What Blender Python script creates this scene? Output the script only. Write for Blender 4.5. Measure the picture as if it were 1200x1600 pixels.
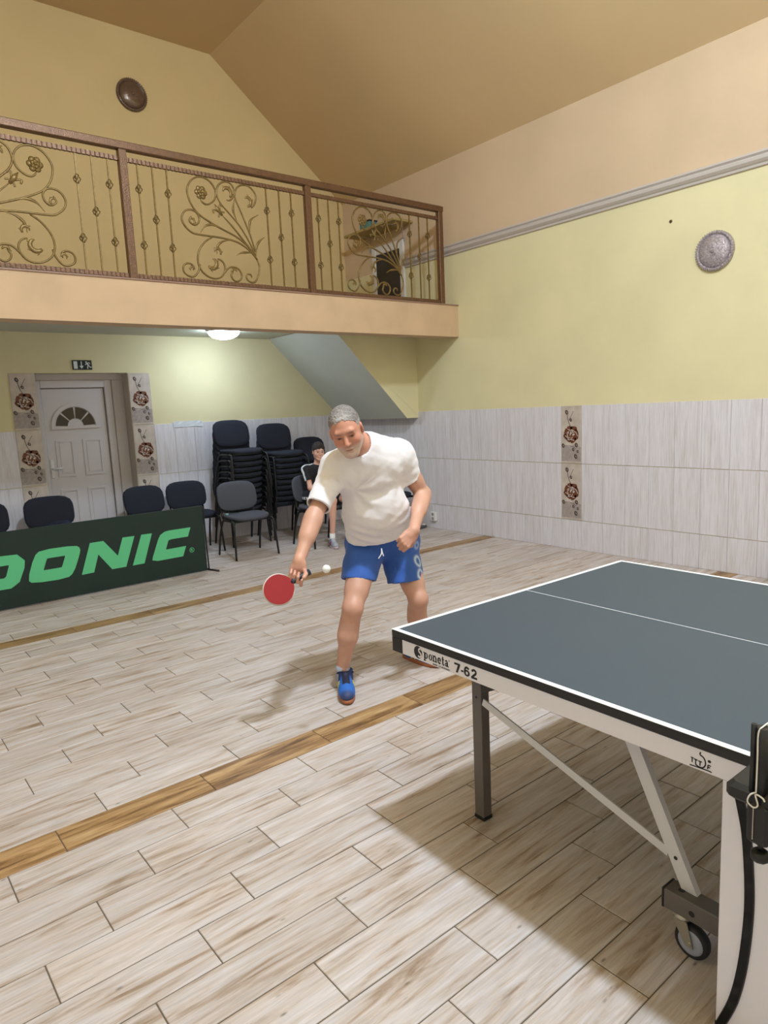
import bpy, math, random
import numpy as np
from mathutils import Vector, Matrix

random.seed(7)
rng = np.random.default_rng(7)
for o in list(bpy.data.objects):
    bpy.data.objects.remove(o)
scene = bpy.context.scene
C = scene.collection
PI = math.pi

# ------------------------------------------------------------------ camera
FPX, CAMZ = 1067.05, 1.5922
CR = np.array([0.77369, -0.63189, -0.04601])
CU = np.array([0.13010, 0.08738, 0.98764])
CF = np.array([0.62006, 0.77012, -0.14981])
cam = bpy.data.cameras.new('camera')
cam.sensor_fit = 'HORIZONTAL'
cam.sensor_width = 36.0
cam.lens = FPX * 36.0 / 1200.0
cam.clip_start = 0.05
cam_o = bpy.data.objects.new('camera', cam)
cam_o.matrix_world = Matrix(((CR[0], CU[0], -CF[0], 0), (CR[1], CU[1], -CF[1], 0),
                             (CR[2], CU[2], -CF[2], CAMZ), (0, 0, 0, 1)))
C.objects.link(cam_o)
scene.camera = cam_o

# ------------------------------------------------------------------ light
world = bpy.data.worlds.new('world')
scene.world = world
world.use_nodes = True
world.node_tree.nodes['Background'].inputs[0].default_value = (1, 0.95, 0.88, 1)
world.node_tree.nodes['Background'].inputs[1].default_value = 0.0
scene.view_settings.view_transform = 'Standard'
scene.view_settings.look = 'None'
scene.view_settings.gamma = 1.0
scene.view_settings.use_curve_mapping = False
scene.view_settings.exposure = -1.44

def area_lamp(name, loc, power, size, col, spread=180):
    l = bpy.data.lights.new(name, 'AREA')
    l.shape = 'DISK'
    l.size = size
    l.energy = power
    l.color = col
    l.spread = math.radians(spread)
    o = bpy.data.objects.new(name, l)
    o.location = loc
    C.objects.link(o)
    return o

MAIN = (2.10, 1.50, 5.55)
LAMP = (0.69, 0.845, 1.0)
def hall_lamp(loc, down, round_):
    """a luminaire hung under the flat ceiling: strongest downwards, but also shining sideways and up"""
    area_lamp('hall_lamp', loc, down, 0.28, LAMP)
    pl = bpy.data.lights.new('hall_lamp_globe', 'POINT')
    pl.energy = round_
    pl.color = LAMP
    pl.shadow_soft_size = 0.14
    po = bpy.data.objects.new('hall_lamp_globe', pl)
    po.location = (loc[0], loc[1], loc[2] - 0.2)
    C.objects.link(po)
hall_lamp(MAIN, 330, 1150)
hall_lamp((2.10, -1.50, 5.55), 40, 300)

# ------------------------------------------------------------------ helpers
def sc(c):
    """sRGB 0-255 -> linear rgba"""
    r = []
    for v in c:
        v = v / 255.0
        r.append(v / 12.92 if v <= 0.04045 else ((v + 0.055) / 1.055) ** 2.4)
    return (r[0], r[1], r[2], 1.0)

MATS = {}
def mat(name, col, rough=0.6, metal=0.0, noise=None, bump=None, coat=0.0, spec=0.5, emit=None, sheen=0.0):
    """plain principled material with optional colour mottling (scale, amount) and bump (scale, strength)"""
    if name in MATS:
        return MATS[name]
    m = bpy.data.materials.new(name)
    m.use_nodes = True
    nt = m.node_tree
    b = nt.nodes['Principled BSDF']
    b.inputs['Roughness'].default_value = rough
    b.inputs['Metallic'].default_value = metal
    b.inputs['Specular IOR Level'].default_value = spec
    b.inputs['Coat Weight'].default_value = coat
    if sheen:
        b.inputs['Sheen Weight'].default_value = sheen
    c = sc(col)
    tc = None
    if noise or bump:
        tc = nt.nodes.new('ShaderNodeTexCoord')
    if noise:
        n = nt.nodes.new('ShaderNodeTexNoise')
        n.inputs['Scale'].default_value = noise[0]
        n.inputs['Detail'].default_value = 5
        nt.links.new(tc.outputs['Object'], n.inputs['Vector'])
        r = nt.nodes.new('ShaderNodeMapRange')
        r.inputs[1].default_value = 0.3
        r.inputs[2].default_value = 0.7
        r.inputs[3].default_value = 1.0 - noise[1]
        r.inputs[4].default_value = 1.0 + noise[1]
        nt.links.new(n.outputs['Fac'], r.inputs[0])
        mx = nt.nodes.new('ShaderNodeMix')
        mx.data_type = 'RGBA'
        mx.blend_type = 'MULTIPLY'
        mx.inputs[0].default_value = 1.0
        mx.inputs[6].default_value = c
        nt.links.new(r.outputs[0], mx.inputs[7])
        nt.links.new(mx.outputs[2], b.inputs['Base Color'])
    else:
        b.inputs['Base Color'].default_value = c
    if bump:
        n2 = nt.nodes.new('ShaderNodeTexNoise')
        n2.inputs['Scale'].default_value = bump[0]
        n2.inputs['Detail'].default_value = 3
        nt.links.new(tc.outputs['Object'], n2.inputs['Vector'])
        bp = nt.nodes.new('ShaderNodeBump')
        bp.inputs['Strength'].default_value = bump[1]
        bp.inputs['Distance'].default_value = 0.01
        nt.links.new(n2.outputs['Fac'], bp.inputs['Height'])
        nt.links.new(bp.outputs['Normal'], b.inputs['Normal'])
    if emit:
        b.inputs['Emission Color'].default_value = sc(emit[0])
        b.inputs['Emission Strength'].default_value = emit[1]
    MATS[name] = m
    return m

def attr_mat(name, rough=0.6, attr='col', bump=None, sss=0.0, sheen=0.0):
    m = bpy.data.materials.new(name)
    m.use_nodes = True
    nt = m.node_tree
    b = nt.nodes['Principled BSDF']
    b.inputs['Roughness'].default_value = rough
    a = nt.nodes.new('ShaderNodeAttribute')
    a.attribute_name = attr
    nt.links.new(a.outputs['Color'], b.inputs['Base Color'])
    if sss:
        b.inputs['Subsurface Weight'].default_value = sss
        b.inputs['Subsurface Radius'].default_value = (0.01, 0.004, 0.002)
    if sheen:
        b.inputs['Sheen Weight'].default_value = sheen
    if bump:
        tc = nt.nodes.new('ShaderNodeTexCoord')
        n2 = nt.nodes.new('ShaderNodeTexNoise')
        n2.inputs['Scale'].default_value = bump[0]
        nt.links.new(tc.outputs['Object'], n2.inputs['Vector'])
        bp = nt.nodes.new('ShaderNodeBump')
        bp.inputs['Strength'].default_value = bump[1]
        bp.inputs['Distance'].default_value = 0.01
        nt.links.new(n2.outputs['Fac'], bp.inputs['Height'])
        nt.links.new(bp.outputs['Normal'], b.inputs['Normal'])
    return m

def V(*a):
    return np.array(a, float)

def nrm(v):
    v = np.asarray(v, float)
    return v / max(np.linalg.norm(v), 1e-9)

class MB:
    """collects polygons for one mesh"""
    def __init__(s):
        s.v = []; s.f = []; s.m = []; s.sm = []
        s.mi = 0
        s.smooth = False
    def add(s, vs, fs, smooth=None):
        b = len(s.v)
        s.v += [tuple(map(float, q)) for q in vs]
        for f in fs:
            s.f.append([b + i for i in f])
            s.m.append(s.mi)
            s.sm.append(s.smooth if smooth is None else smooth)
        return s
    def box(s, x0, x1, y0, y1, z0, z1):
        vs = [(x, y, z) for z in (z0, z1) for y in (y0, y1) for x in (x0, x1)]
        fs = [(0, 2, 3, 1), (4, 5, 7, 6), (0, 1, 5, 4), (2, 6, 7, 3), (0, 4, 6, 2), (1, 3, 7, 5)]
        return s.add(vs, fs, False)
    def bbox(s, x0, x1, y0, y1, z0, z1, b=0.005):
        """box with chamfered top and bottom rims and corners"""
        vs = []; fs = []
        rings = []
        for z, i in ((z0, b), (z0 + b, 0), (z1 - b, 0), (z1, b)):
            X0, X1, Y0, Y1 = x0 + i, x1 - i, y0 + i, y1 - i
            c = b
            r = [(X0 + c, Y0), (X1 - c, Y0), (X1, Y0 + c), (X1, Y1 - c), (X1 - c, Y1), (X0 + c, Y1), (X0, Y1 - c), (X0, Y0 + c)]
            rings.append([(x, y, z) for x, y in r])
        for r in rings:
            vs += r
        for k in range(3):
            for j in range(8):
                a = k * 8 + j; c2 = k * 8 + (j + 1) % 8
                fs.append((a, c2, c2 + 8, a + 8))
        fs.append(tuple(range(7, -1, -1)))
        fs.append(tuple(range(24, 32)))
        return s.add(vs, fs, False)
    def bar(s, a, b, w, h, up=(0, 0, 1)):
        """rectangular bar from a to b, width w (sideways), height h (along up)"""
        a = V(*a); b = V(*b); d = nrm(b - a)
        u = V(*up)
        side = np.cross(d, u)
        if np.linalg.norm(side) < 1e-4:
            side = np.cross(d, V(0, 1, 0))
        side = nrm(side); u = nrm(np.cross(side, d))
        vs = []
        for q in (a, b):
            for sx, sy in ((-1, -1), (1, -1), (1, 1), (-1, 1)):
                vs.append(q + side * sx * w / 2 + u * sy * h / 2)
        fs = [(3, 2, 1, 0), (4, 5, 6, 7)] + [(i, (i + 1) % 4, (i + 1) % 4 + 4, i + 4) for i in range(4)]
        return s.add(vs, fs, False)
    def tube(s, pts, r, n=8, closed=False, flat=None):
        """round tube along pts; r number or list; flat=(axis, factor) squashes section"""
        P = [V(*q) for q in pts]
        m = len(P)
        R = r if isinstance(r, (list, tuple, np.ndarray)) else [r] * m
        T = []
        for i in range(m):
            if closed:
                t = P[(i + 1) % m] - P[(i - 1) % m]
            else:
                t = P[min(i + 1, m - 1)] - P[max(i - 1, 0)]
            T.append(nrm(t))
        ref = V(0, 0, 1) if abs(T[0][2]) < 0.9 else V(0, 1, 0)
        u = nrm(np.cross(T[0], ref))
        vs = []
        for i in range(m):
            u = u - T[i] * (u @ T[i]); u = nrm(u)
            w = np.cross(T[i], u)
            for k in range(n):
                a = 2 * PI * k / n
                off = u * math.cos(a) * R[i] + w * math.sin(a) * R[i]
                if flat is not None:
                    ax = nrm(flat[0]); off = off - ax * (off @ ax) * (1 - flat[1])
                vs.append(P[i] + off)
        fs = []
        for i in range(m if closed else m - 1):
            for k in range(n):
                a = i * n + k; b = i * n + (k + 1) % n
                c = ((i + 1) % m) * n + (k + 1) % n; d = ((i + 1) % m) * n + k
                fs.append((a, b, c, d))
        b0 = len(s.v)
        s.add(vs, fs, True)
        if not closed:
            s.add([], [])
            s.f.append([b0 + k for k in range(n - 1, -1, -1)]); s.m.append(s.mi); s.sm.append(False)
            s.f.append([b0 + (m - 1) * n + k for k in range(n)]); s.m.append(s.mi); s.sm.append(False)
        return s
    def lathe(s, prof, n=24, axis='z', c=(0, 0, 0)):
        """prof: list of (r, h)"""
        vs = []
        for r, h in prof:
            for k in range(n):
                a = 2 * PI * k / n
                p = (r * math.cos(a), r * math.sin(a), h)
                if axis == 'x':
                    p = (h, r * math.cos(a), r * math.sin(a))
                elif axis == 'y':
                    p = (r * math.sin(a), h, r * math.cos(a))
                vs.append((p[0] + c[0], p[1] + c[1], p[2] + c[2]))
        fs = []
        for i in range(len(prof) - 1):
            for k in range(n):
                a = i * n + k; b = i * n + (k + 1) % n
                fs.append((a, b, b + n, a + n))
        b0 = len(s.v)
        s.add(vs, fs, True)
        s.f.append([b0 + k for k in range(n - 1, -1, -1)]); s.m.append(s.mi); s.sm.append(False)
        e = (len(prof) - 1) * n
        s.f.append([b0 + e + k for k in range(n)]); s.m.append(s.mi); s.sm.append(False)
        return s
    def prism(s, poly, o, ex, ey, ez, t):
        """polygon (2D) in plane o + ex*x + ey*y, thickness t along ez (front at 0, back at -t)"""
        o = V(*o); ex = V(*ex); ey = V(*ey); ez = V(*ez)
        n = len(poly)
        vs = [o + ex * x + ey * y for x, y in poly] + [o + ex * x + ey * y - ez * t for x, y in poly]
        fs = [tuple(range(n)), tuple(range(2 * n - 1, n - 1, -1))]
        fs += [(i, i + n, (i + 1) % n + n, (i + 1) % n) for i in range(n)]
        return s.add(vs, fs, False)
    def ring_prism(s, outer, inner, o, ex, ey, ez, t):
        """polygon with a hole; outer and inner have the same number of points"""
        o = V(*o); ex = V(*ex); ey = V(*ey); ez = V(*ez)
        n = len(outer)
        P = lambda q, d: o + ex * q[0] + ey * q[1] - ez * d
        vs = [P(q, 0) for q in outer] + [P(q, 0) for q in inner] + [P(q, t) for q in outer] + [P(q, t) for q in inner]
        fs = []
        for i in range(n):
            j = (i + 1) % n
            fs += [(i, j, n + j, n + i), (i, 2 * n + i, 2 * n + j, j), (n + i, n + j, 3 * n + j, 3 * n + i), (2 * n + i, 3 * n + i, 3 * n + j, 2 * n + j)]
        return s.add(vs, fs, False)
    def mesh(s, name, mats):
        me = bpy.data.meshes.new(name)
        me.from_pydata(s.v, [], s.f)
        for m in (mats if isinstance(mats, (list, tuple)) else [mats]):
            me.materials.append(m)
        me.polygons.foreach_set('material_index', s.m)
        me.polygons.foreach_set('use_smooth', s.sm)
        me.update()
        return me

def link(name, me, parent=None, loc=None):
    o = bpy.data.objects.new(name, me)
    C.objects.link(o)
    if parent is not None:
        o.parent = parent
    if loc is not None:
        o.location = loc
    return o

def build(mb, name, mats, parent=None, loc=None):
    return link(name, mb.mesh(name, mats), parent, loc)

def tag(o, label=None, cat=None, group=None, kind=None):
    if label: o['label'] = label
    if cat: o['category'] = cat
    if group: o['group'] = group
    if kind: o['kind'] = kind
    return o

def thing(name, label, cat, loc=(0, 0, 0), rz=0.0, group=None, kind=None):
    o = bpy.data.objects.new(name, None)
    o.empty_display_size = 0.1
    C.objects.link(o)
    o.location = loc
    o.rotation_euler = (0, 0, rz)
    return tag(o, label, cat, group, kind)

def copy_tree(o, parent=None):
    c = o.copy()
    C.objects.link(c)
    c.parent = parent
    for ch in list(o.children):
        copy_tree(ch, c)
    return c

def smooth_path(pts, sub=4):
    """Catmull-Rom through points"""
    P = [np.array(q, float) for q in pts]
    out = []
    for i in range(len(P) - 1):
        p0 = P[max(i - 1, 0)]; p1 = P[i]; p2 = P[i + 1]; p3 = P[min(i + 2, len(P) - 1)]
        for k in range(sub):
            t = k / sub
            out.append(0.5 * ((2 * p1) + (-p0 + p2) * t + (2 * p0 - 5 * p1 + 4 * p2 - p3) * t * t + (-p0 + 3 * p1 - 3 * p2 + p3) * t ** 3))
    out.append(P[-1])
    return out

# ------------------------------------------------------------------ dimensions of the hall
XR, XL, YB, YF = 6.10, -1.50, 8.20, -2.90
ZT = 1.530                      # top of the wall tiles
ZM = 3.37                       # moulding
ZW = 4.46                       # top of the side wall
ZC = 5.93                       # flat part of the ceiling
XF = 4.22                       # fold between slope and flat
# ------------------------------------------------------------------ wall, ceiling and tile materials
def plaster(name, col, amt=0.05, sc_=1.6):
    return mat(name, col, rough=0.85, noise=(sc_, amt), bump=(60, 0.06), spec=0.25)
M_yellow = plaster('yellow_plaster', (224, 213, 172))
M_peach = plaster('peach_plaster', (212, 186, 156))
M_ceil = plaster('tan_ceiling_paint', (214, 186, 144), 0.05, 0.8)
M_gable = plaster('ochre_plaster', (220, 193, 142), 0.05, 0.8)
M_slab = plaster('peach_beam_plaster', (204, 174, 142), 0.07, 3.0)
M_soffit = plaster('grey_soffit_plaster', (200, 202, 192))
M_under = plaster('grey_green_ceiling', (200, 200, 182))
M_moulding = mat('lilac_grey_moulding', (196, 186, 180), rough=0.5)
M_grout = mat('tile_grout', (196, 186, 178), rough=0.9)
M_floorbase = mat('floor_grout', (104, 90, 76), rough=0.9)
M_white = mat('white_plastic', (226, 222, 220), rough=0.35)
M_doorwhite = mat('white_door_plastic', (206, 198, 200), rough=0.4)
M_black = mat('black_plastic', (22, 22, 24), rough=0.45)
M_dark = mat('dark_gap', (40, 38, 38), rough=0.8)

def stripe_tile_mat():
    """cream ceramic tile with fine vertical grey-brown streaks, varied per tile"""
    m = bpy.data.materials.new('streaked_cream_tile')
    m.use_nodes = True
    nt = m.node_tree
    b = nt.nodes['Principled BSDF']
    b.inputs['Roughness'].default_value = 0.42
    g = nt.nodes.new('ShaderNodeNewGeometry')
    oi = nt.nodes.new('ShaderNodeObjectInfo')
    mp = nt.nodes.new('ShaderNodeMapping')
    mp.inputs['Scale'].default_value = (1.0, 1.0, 0.045)
    nt.links.new(g.outputs['Position'], mp.inputs['Vector'])
    off = nt.nodes.new('ShaderNodeVectorMath'); off.operation = 'ADD'
    sc3 = nt.nodes.new('ShaderNodeVectorMath'); sc3.operation = 'SCALE'
    sc3.inputs[0].default_value = (31.0, 17.0, 5.0)
    nt.links.new(oi.outputs['Random'], sc3.inputs['Scale'])
    nt.links.new(mp.outputs[0], off.inputs[0]); nt.links.new(sc3.outputs[0], off.inputs[1])
    n1 = nt.nodes.new('ShaderNodeTexNoise'); n1.inputs['Scale'].default_value = 120; n1.inputs['Detail'].default_value = 4
    n2 = nt.nodes.new('ShaderNodeTexNoise'); n2.inputs['Scale'].default_value = 26; n2.inputs['Detail'].default_value = 3
    nt.links.new(off.outputs[0], n1.inputs['Vector']); nt.links.new(off.outputs[0], n2.inputs['Vector'])
    r1 = nt.nodes.new('ShaderNodeValToRGB')
    r1.color_ramp.elements[0].position = 0.36; r1.color_ramp.elements[0].color = sc((203, 194, 196))
    r1.color_ramp.elements[1].position = 0.60; r1.color_ramp.elements[1].color = sc((224, 219, 226))
    mxf = nt.nodes.new('ShaderNodeMath'); mxf.operation = 'ADD'
    s1 = nt.nodes.new('ShaderNodeMath'); s1.operation = 'MULTIPLY'; s1.inputs[1].default_value = 0.6
    s2 = nt.nodes.new('ShaderNodeMath'); s2.operation = 'MULTIPLY'; s2.inputs[1].default_value = 0.45
    nt.links.new(n1.outputs['Fac'], s1.inputs[0]); nt.links.new(n2.outputs['Fac'], s2.inputs[0])
    nt.links.new(s1.outputs[0], mxf.inputs[0]); nt.links.new(s2.outputs[0], mxf.inputs[1])
    nt.links.new(mxf.outputs[0], r1.inputs[0])
    nt.links.new(r1.outputs[0], b.inputs['Base Color'])
    return m
M_tile = stripe_tile_mat()

def decor_tile_mat():
    m = mat('decor_tile_marbled', (196, 182, 172), rough=0.4, noise=(9, 0.16))
    return m
M_decor = decor_tile_mat()
M_rose = mat('rose_brown_print', (112, 62, 40), rough=0.45, noise=(60, 0.3))
M_rosed = mat('rose_dark_print', (84, 66, 60), rough=0.45)
M_rosel = mat('rose_pale_print', (206, 196, 188), rough=0.45)
M_roseg = mat('rose_grey_print', (164, 152, 148), rough=0.45, noise=(30, 0.15))

def wood_mat(name, stops, island=False, rough=0.42):
    """ceramic plank with wood print: streaks along X in world space, shifted per plank"""
    m = bpy.data.materials.new(name)
    m.use_nodes = True
    nt = m.node_tree
    L = nt.links.new
    b = nt.nodes['Principled BSDF']
    g = nt.nodes.new('ShaderNodeNewGeometry')
    if island:
        rnd = g.outputs['Random Per Island']
    else:
        rnd = nt.nodes.new('ShaderNodeObjectInfo').outputs['Random']
    mp = nt.nodes.new('ShaderNodeMapping'); mp.inputs['Scale'].default_value = (1.3, 14.0, 1.0)
    L(g.outputs['Position'], mp.inputs['Vector'])
    sc3 = nt.nodes.new('ShaderNodeVectorMath'); sc3.operation = 'SCALE'; sc3.inputs[0].default_value = (37.0, 91.0, 13.0)
    L(rnd, sc3.inputs['Scale'])
    off = nt.nodes.new('ShaderNodeVectorMath'); off.operation = 'ADD'
    L(mp.outputs[0], off.inputs[0]); L(sc3.outputs[0], off.inputs[1])
    n1 = nt.nodes.new('ShaderNodeTexNoise'); n1.inputs['Scale'].default_value = 1.9; n1.inputs['Detail'].default_value = 7; n1.inputs['Roughness'].default_value = 0.62; n1.inputs['Distortion'].default_value = 0.6
    L(off.outputs[0], n1.inputs['Vector'])
    mp2 = nt.nodes.new('ShaderNodeMapping'); mp2.inputs['Scale'].default_value = (4.0, 6.0, 1.0)
    L(off.outputs[0], mp2.inputs['Vector'])
    n2 = nt.nodes.new('ShaderNodeTexNoise'); n2.inputs['Scale'].default_value = 1.2; n2.inputs['Detail'].default_value = 6; n2.inputs['Distortion'].default_value = 0.8
    L(mp2.outputs[0], n2.inputs['Vector'])
    rmp = nt.nodes.new('ShaderNodeValToRGB')
    els = rmp.color_ramp.elements
    els[0].position, els[0].color = stops[0][0], sc(stops[0][1])
    els[1].position, els[1].color = stops[-1][0], sc(stops[-1][1])
    for p_, c_ in stops[1:-1]:
        e = els.new(p_); e.color = sc(c_)
    L(n1.outputs['Fac'], rmp.inputs[0])
    # fine grain
    fr = nt.nodes.new('ShaderNodeMapRange'); fr.inputs[1].default_value = 0.3; fr.inputs[2].default_value = 0.7; fr.inputs[3].default_value = 0.84; fr.inputs[4].default_value = 1.10
    L(n2.outputs['Fac'], fr.inputs[0])
    mx = nt.nodes.new('ShaderNodeMix'); mx.data_type = 'RGBA'; mx.blend_type = 'MULTIPLY'; mx.inputs[0].default_value = 1
    L(rmp.outputs[0], mx.inputs[6]); L(fr.outputs[0], mx.inputs[7])
    # knots: sparse dark specks
    vo = nt.nodes.new('ShaderNodeTexVoronoi'); vo.inputs['Scale'].default_value = 3.0
    mp3 = nt.nodes.new('ShaderNodeMapping'); mp3.inputs['Scale'].default_value = (1.4, 0.35, 1.0)
    L(off.outputs[0], mp3.inputs['Vector']); L(mp3.outputs[0], vo.inputs['Vector'])
    kr = nt.nodes.new('ShaderNodeMapRange'); kr.inputs[1].default_value = 0.02; kr.inputs[2].default_value = 0.08; kr.inputs[3].default_value = 0.42; kr.inputs[4].default_value = 1.0
    L(vo.outputs['Distance'], kr.inputs[0])
    mx2 = nt.nodes.new('ShaderNodeMix'); mx2.data_type = 'RGBA'; mx2.blend_type = 'MULTIPLY'; mx2.inputs[0].default_value = 1
    L(mx.outputs[2], mx2.inputs[6]); L(kr.outputs[0], mx2.inputs[7])
    # plank to plank tone
    tr = nt.nodes.new('ShaderNodeMapRange'); tr.inputs[3].default_value = 0.93; tr.inputs[4].default_value = 1.06
    L(rnd, tr.inputs[0])
    mx3 = nt.nodes.new('ShaderNodeMix'); mx3.data_type = 'RGBA'; mx3.blend_type = 'MULTIPLY'; mx3.inputs[0].default_value = 1
    L(mx2.outputs[2], mx3.inputs[6]); L(tr.outputs[0], mx3.inputs[7])
    L(mx3.outputs[2], b.inputs['Base Color'])
    rr = nt.nodes.new('ShaderNodeMapRange'); rr.inputs[3].default_value = rough - 0.06; rr.inputs[4].default_value = rough + 0.1
    L(n2.outputs['Fac'], rr.inputs[0]); L(rr.outputs[0], b.inputs['Roughness'])
    bp = nt.nodes.new('ShaderNodeBump'); bp.inputs['Strength'].default_value = 0.12; bp.inputs['Distance'].default_value = 0.004
    L(n2.outputs['Fac'], bp.inputs['Height']); L(bp.outputs['Normal'], b.inputs['Normal'])
    return m
PALE = [(0.28, (138, 112, 90)), (0.37, (170, 149, 133)), (0.47, (194, 179, 171)), (0.64, (205, 196, 196)), (0.78, (188, 170, 158))]
GOLD = [(0.30, (80, 54, 32)), (0.42, (132, 98, 62)), (0.54, (168, 132, 90)), (0.68, (190, 158, 116)), (0.8, (146, 112, 76))]
M_plank = wood_mat('pale_wood_print_tile', PALE)
M_plank_far = wood_mat('pale_wood_print_tile_field', PALE, island=True)
M_gold = wood_mat('golden_brown_wood_print_tile', GOLD)

# ------------------------------------------------------------------ floor
floor = build(MB().box(XL, XR, YF, YB, -0.12, -0.003), 'floor', M_floorbase)
tag(floor, 'pale wood-look tiled floor of the hall with two golden brown accent rows', 'floor', kind='structure')
PW, PL, PY0, PX0 = 0.17741, 0.6052, 2.62052, 0.506
GR = 0.004
base_plank = MB().bbox(-PL / 2 + GR / 2, PL / 2 - GR / 2, -PW / 2 + GR / 2, PW / 2 - GR / 2, -0.012, 0.0, 0.0016).mesh('plank', M_plank)
gold_plank = MB().bbox(-PL / 2 + GR / 2, PL / 2 - GR / 2, -PW / 2 + GR / 2, PW / 2 - GR / 2, -0.012, 0.0, 0.0016).mesh('plank', M_gold)
def in_view(x, y, z=0.0, m=60):
    d = V(x, y, z - CAMZ)
    w = d @ CF
    if w < 0.2: return False
    px = 600 + FPX * (d @ CR) / w; py = 800 - FPX * (d @ CU) / w
    return -m < px < 1200 + m and -m < py < 1600 + m
planks = []
rows = range(int((YF - PY0) / PW) - 1, int((YB - PY0) / PW) + 2)
for k in rows:
    yc = PY0 + PW * (k + 0.5)
    if yc - PW / 2 < YF or yc - PW / 2 > YB: continue
    x = PX0 + (k % 3) * PL / 3.0 - 12 * PL
    while x < XR:
        xa, xb = x + 0.0, x + PL
        x += PL
        if xb <= XL + 0.02 or xa >= XR - 0.02: continue
        planks.append((k, max(xa, XL), min(xb, XR), yc))
ACCENT = (0, 16)
cand = []
rest = []
for k, xa, xb, yc in planks:
    y1 = min(yc + PW / 2, YB)
    full = (xb - xa) > PL - 1e-3 and yc + PW / 2 <= YB
    d = math.hypot((xa + xb) / 2, yc)
    vis = any(in_view(xx, yc) for xx in (xa, (xa + xb) / 2, xb)) and not (1.72 < xa and xb < 3.0 and yc < 0.9)
    if full and (k in ACCENT) and vis:
        cand.append((-1.0, k, xa, xb, yc))
    elif full and vis:
        cand.append((d, k, xa, xb, yc))
    else:
        rest.append((k, xa, xb, yc))
cand.sort()
for d, k, xa, xb, yc in cand[:300]:
    o = link('plank', gold_plank if k in ACCENT else base_plank, floor, ((xa + xb) / 2, yc, rng.uniform(-0.0004, 0.0004)))
rest += [c[1:] for c in cand[300:]]
mb = MB()
for k, xa, xb, yc in rest:
    mb.mi = 1 if k in ACCENT else 0
    y1 = min(yc + PW / 2 - GR / 2, YB)
    if y1 - (yc - PW / 2 + GR / 2) < 0.01: continue
    mb.bbox(xa + GR / 2, xb - GR / 2, yc - PW / 2 + GR / 2, y1, -0.012, 0.0, 0.0016)
o = build(mb, 'plank_field', [M_plank_far, M_gold], floor)
tag(o, 'further pale wood-look planks of the same floor', kind='stuff')

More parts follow.
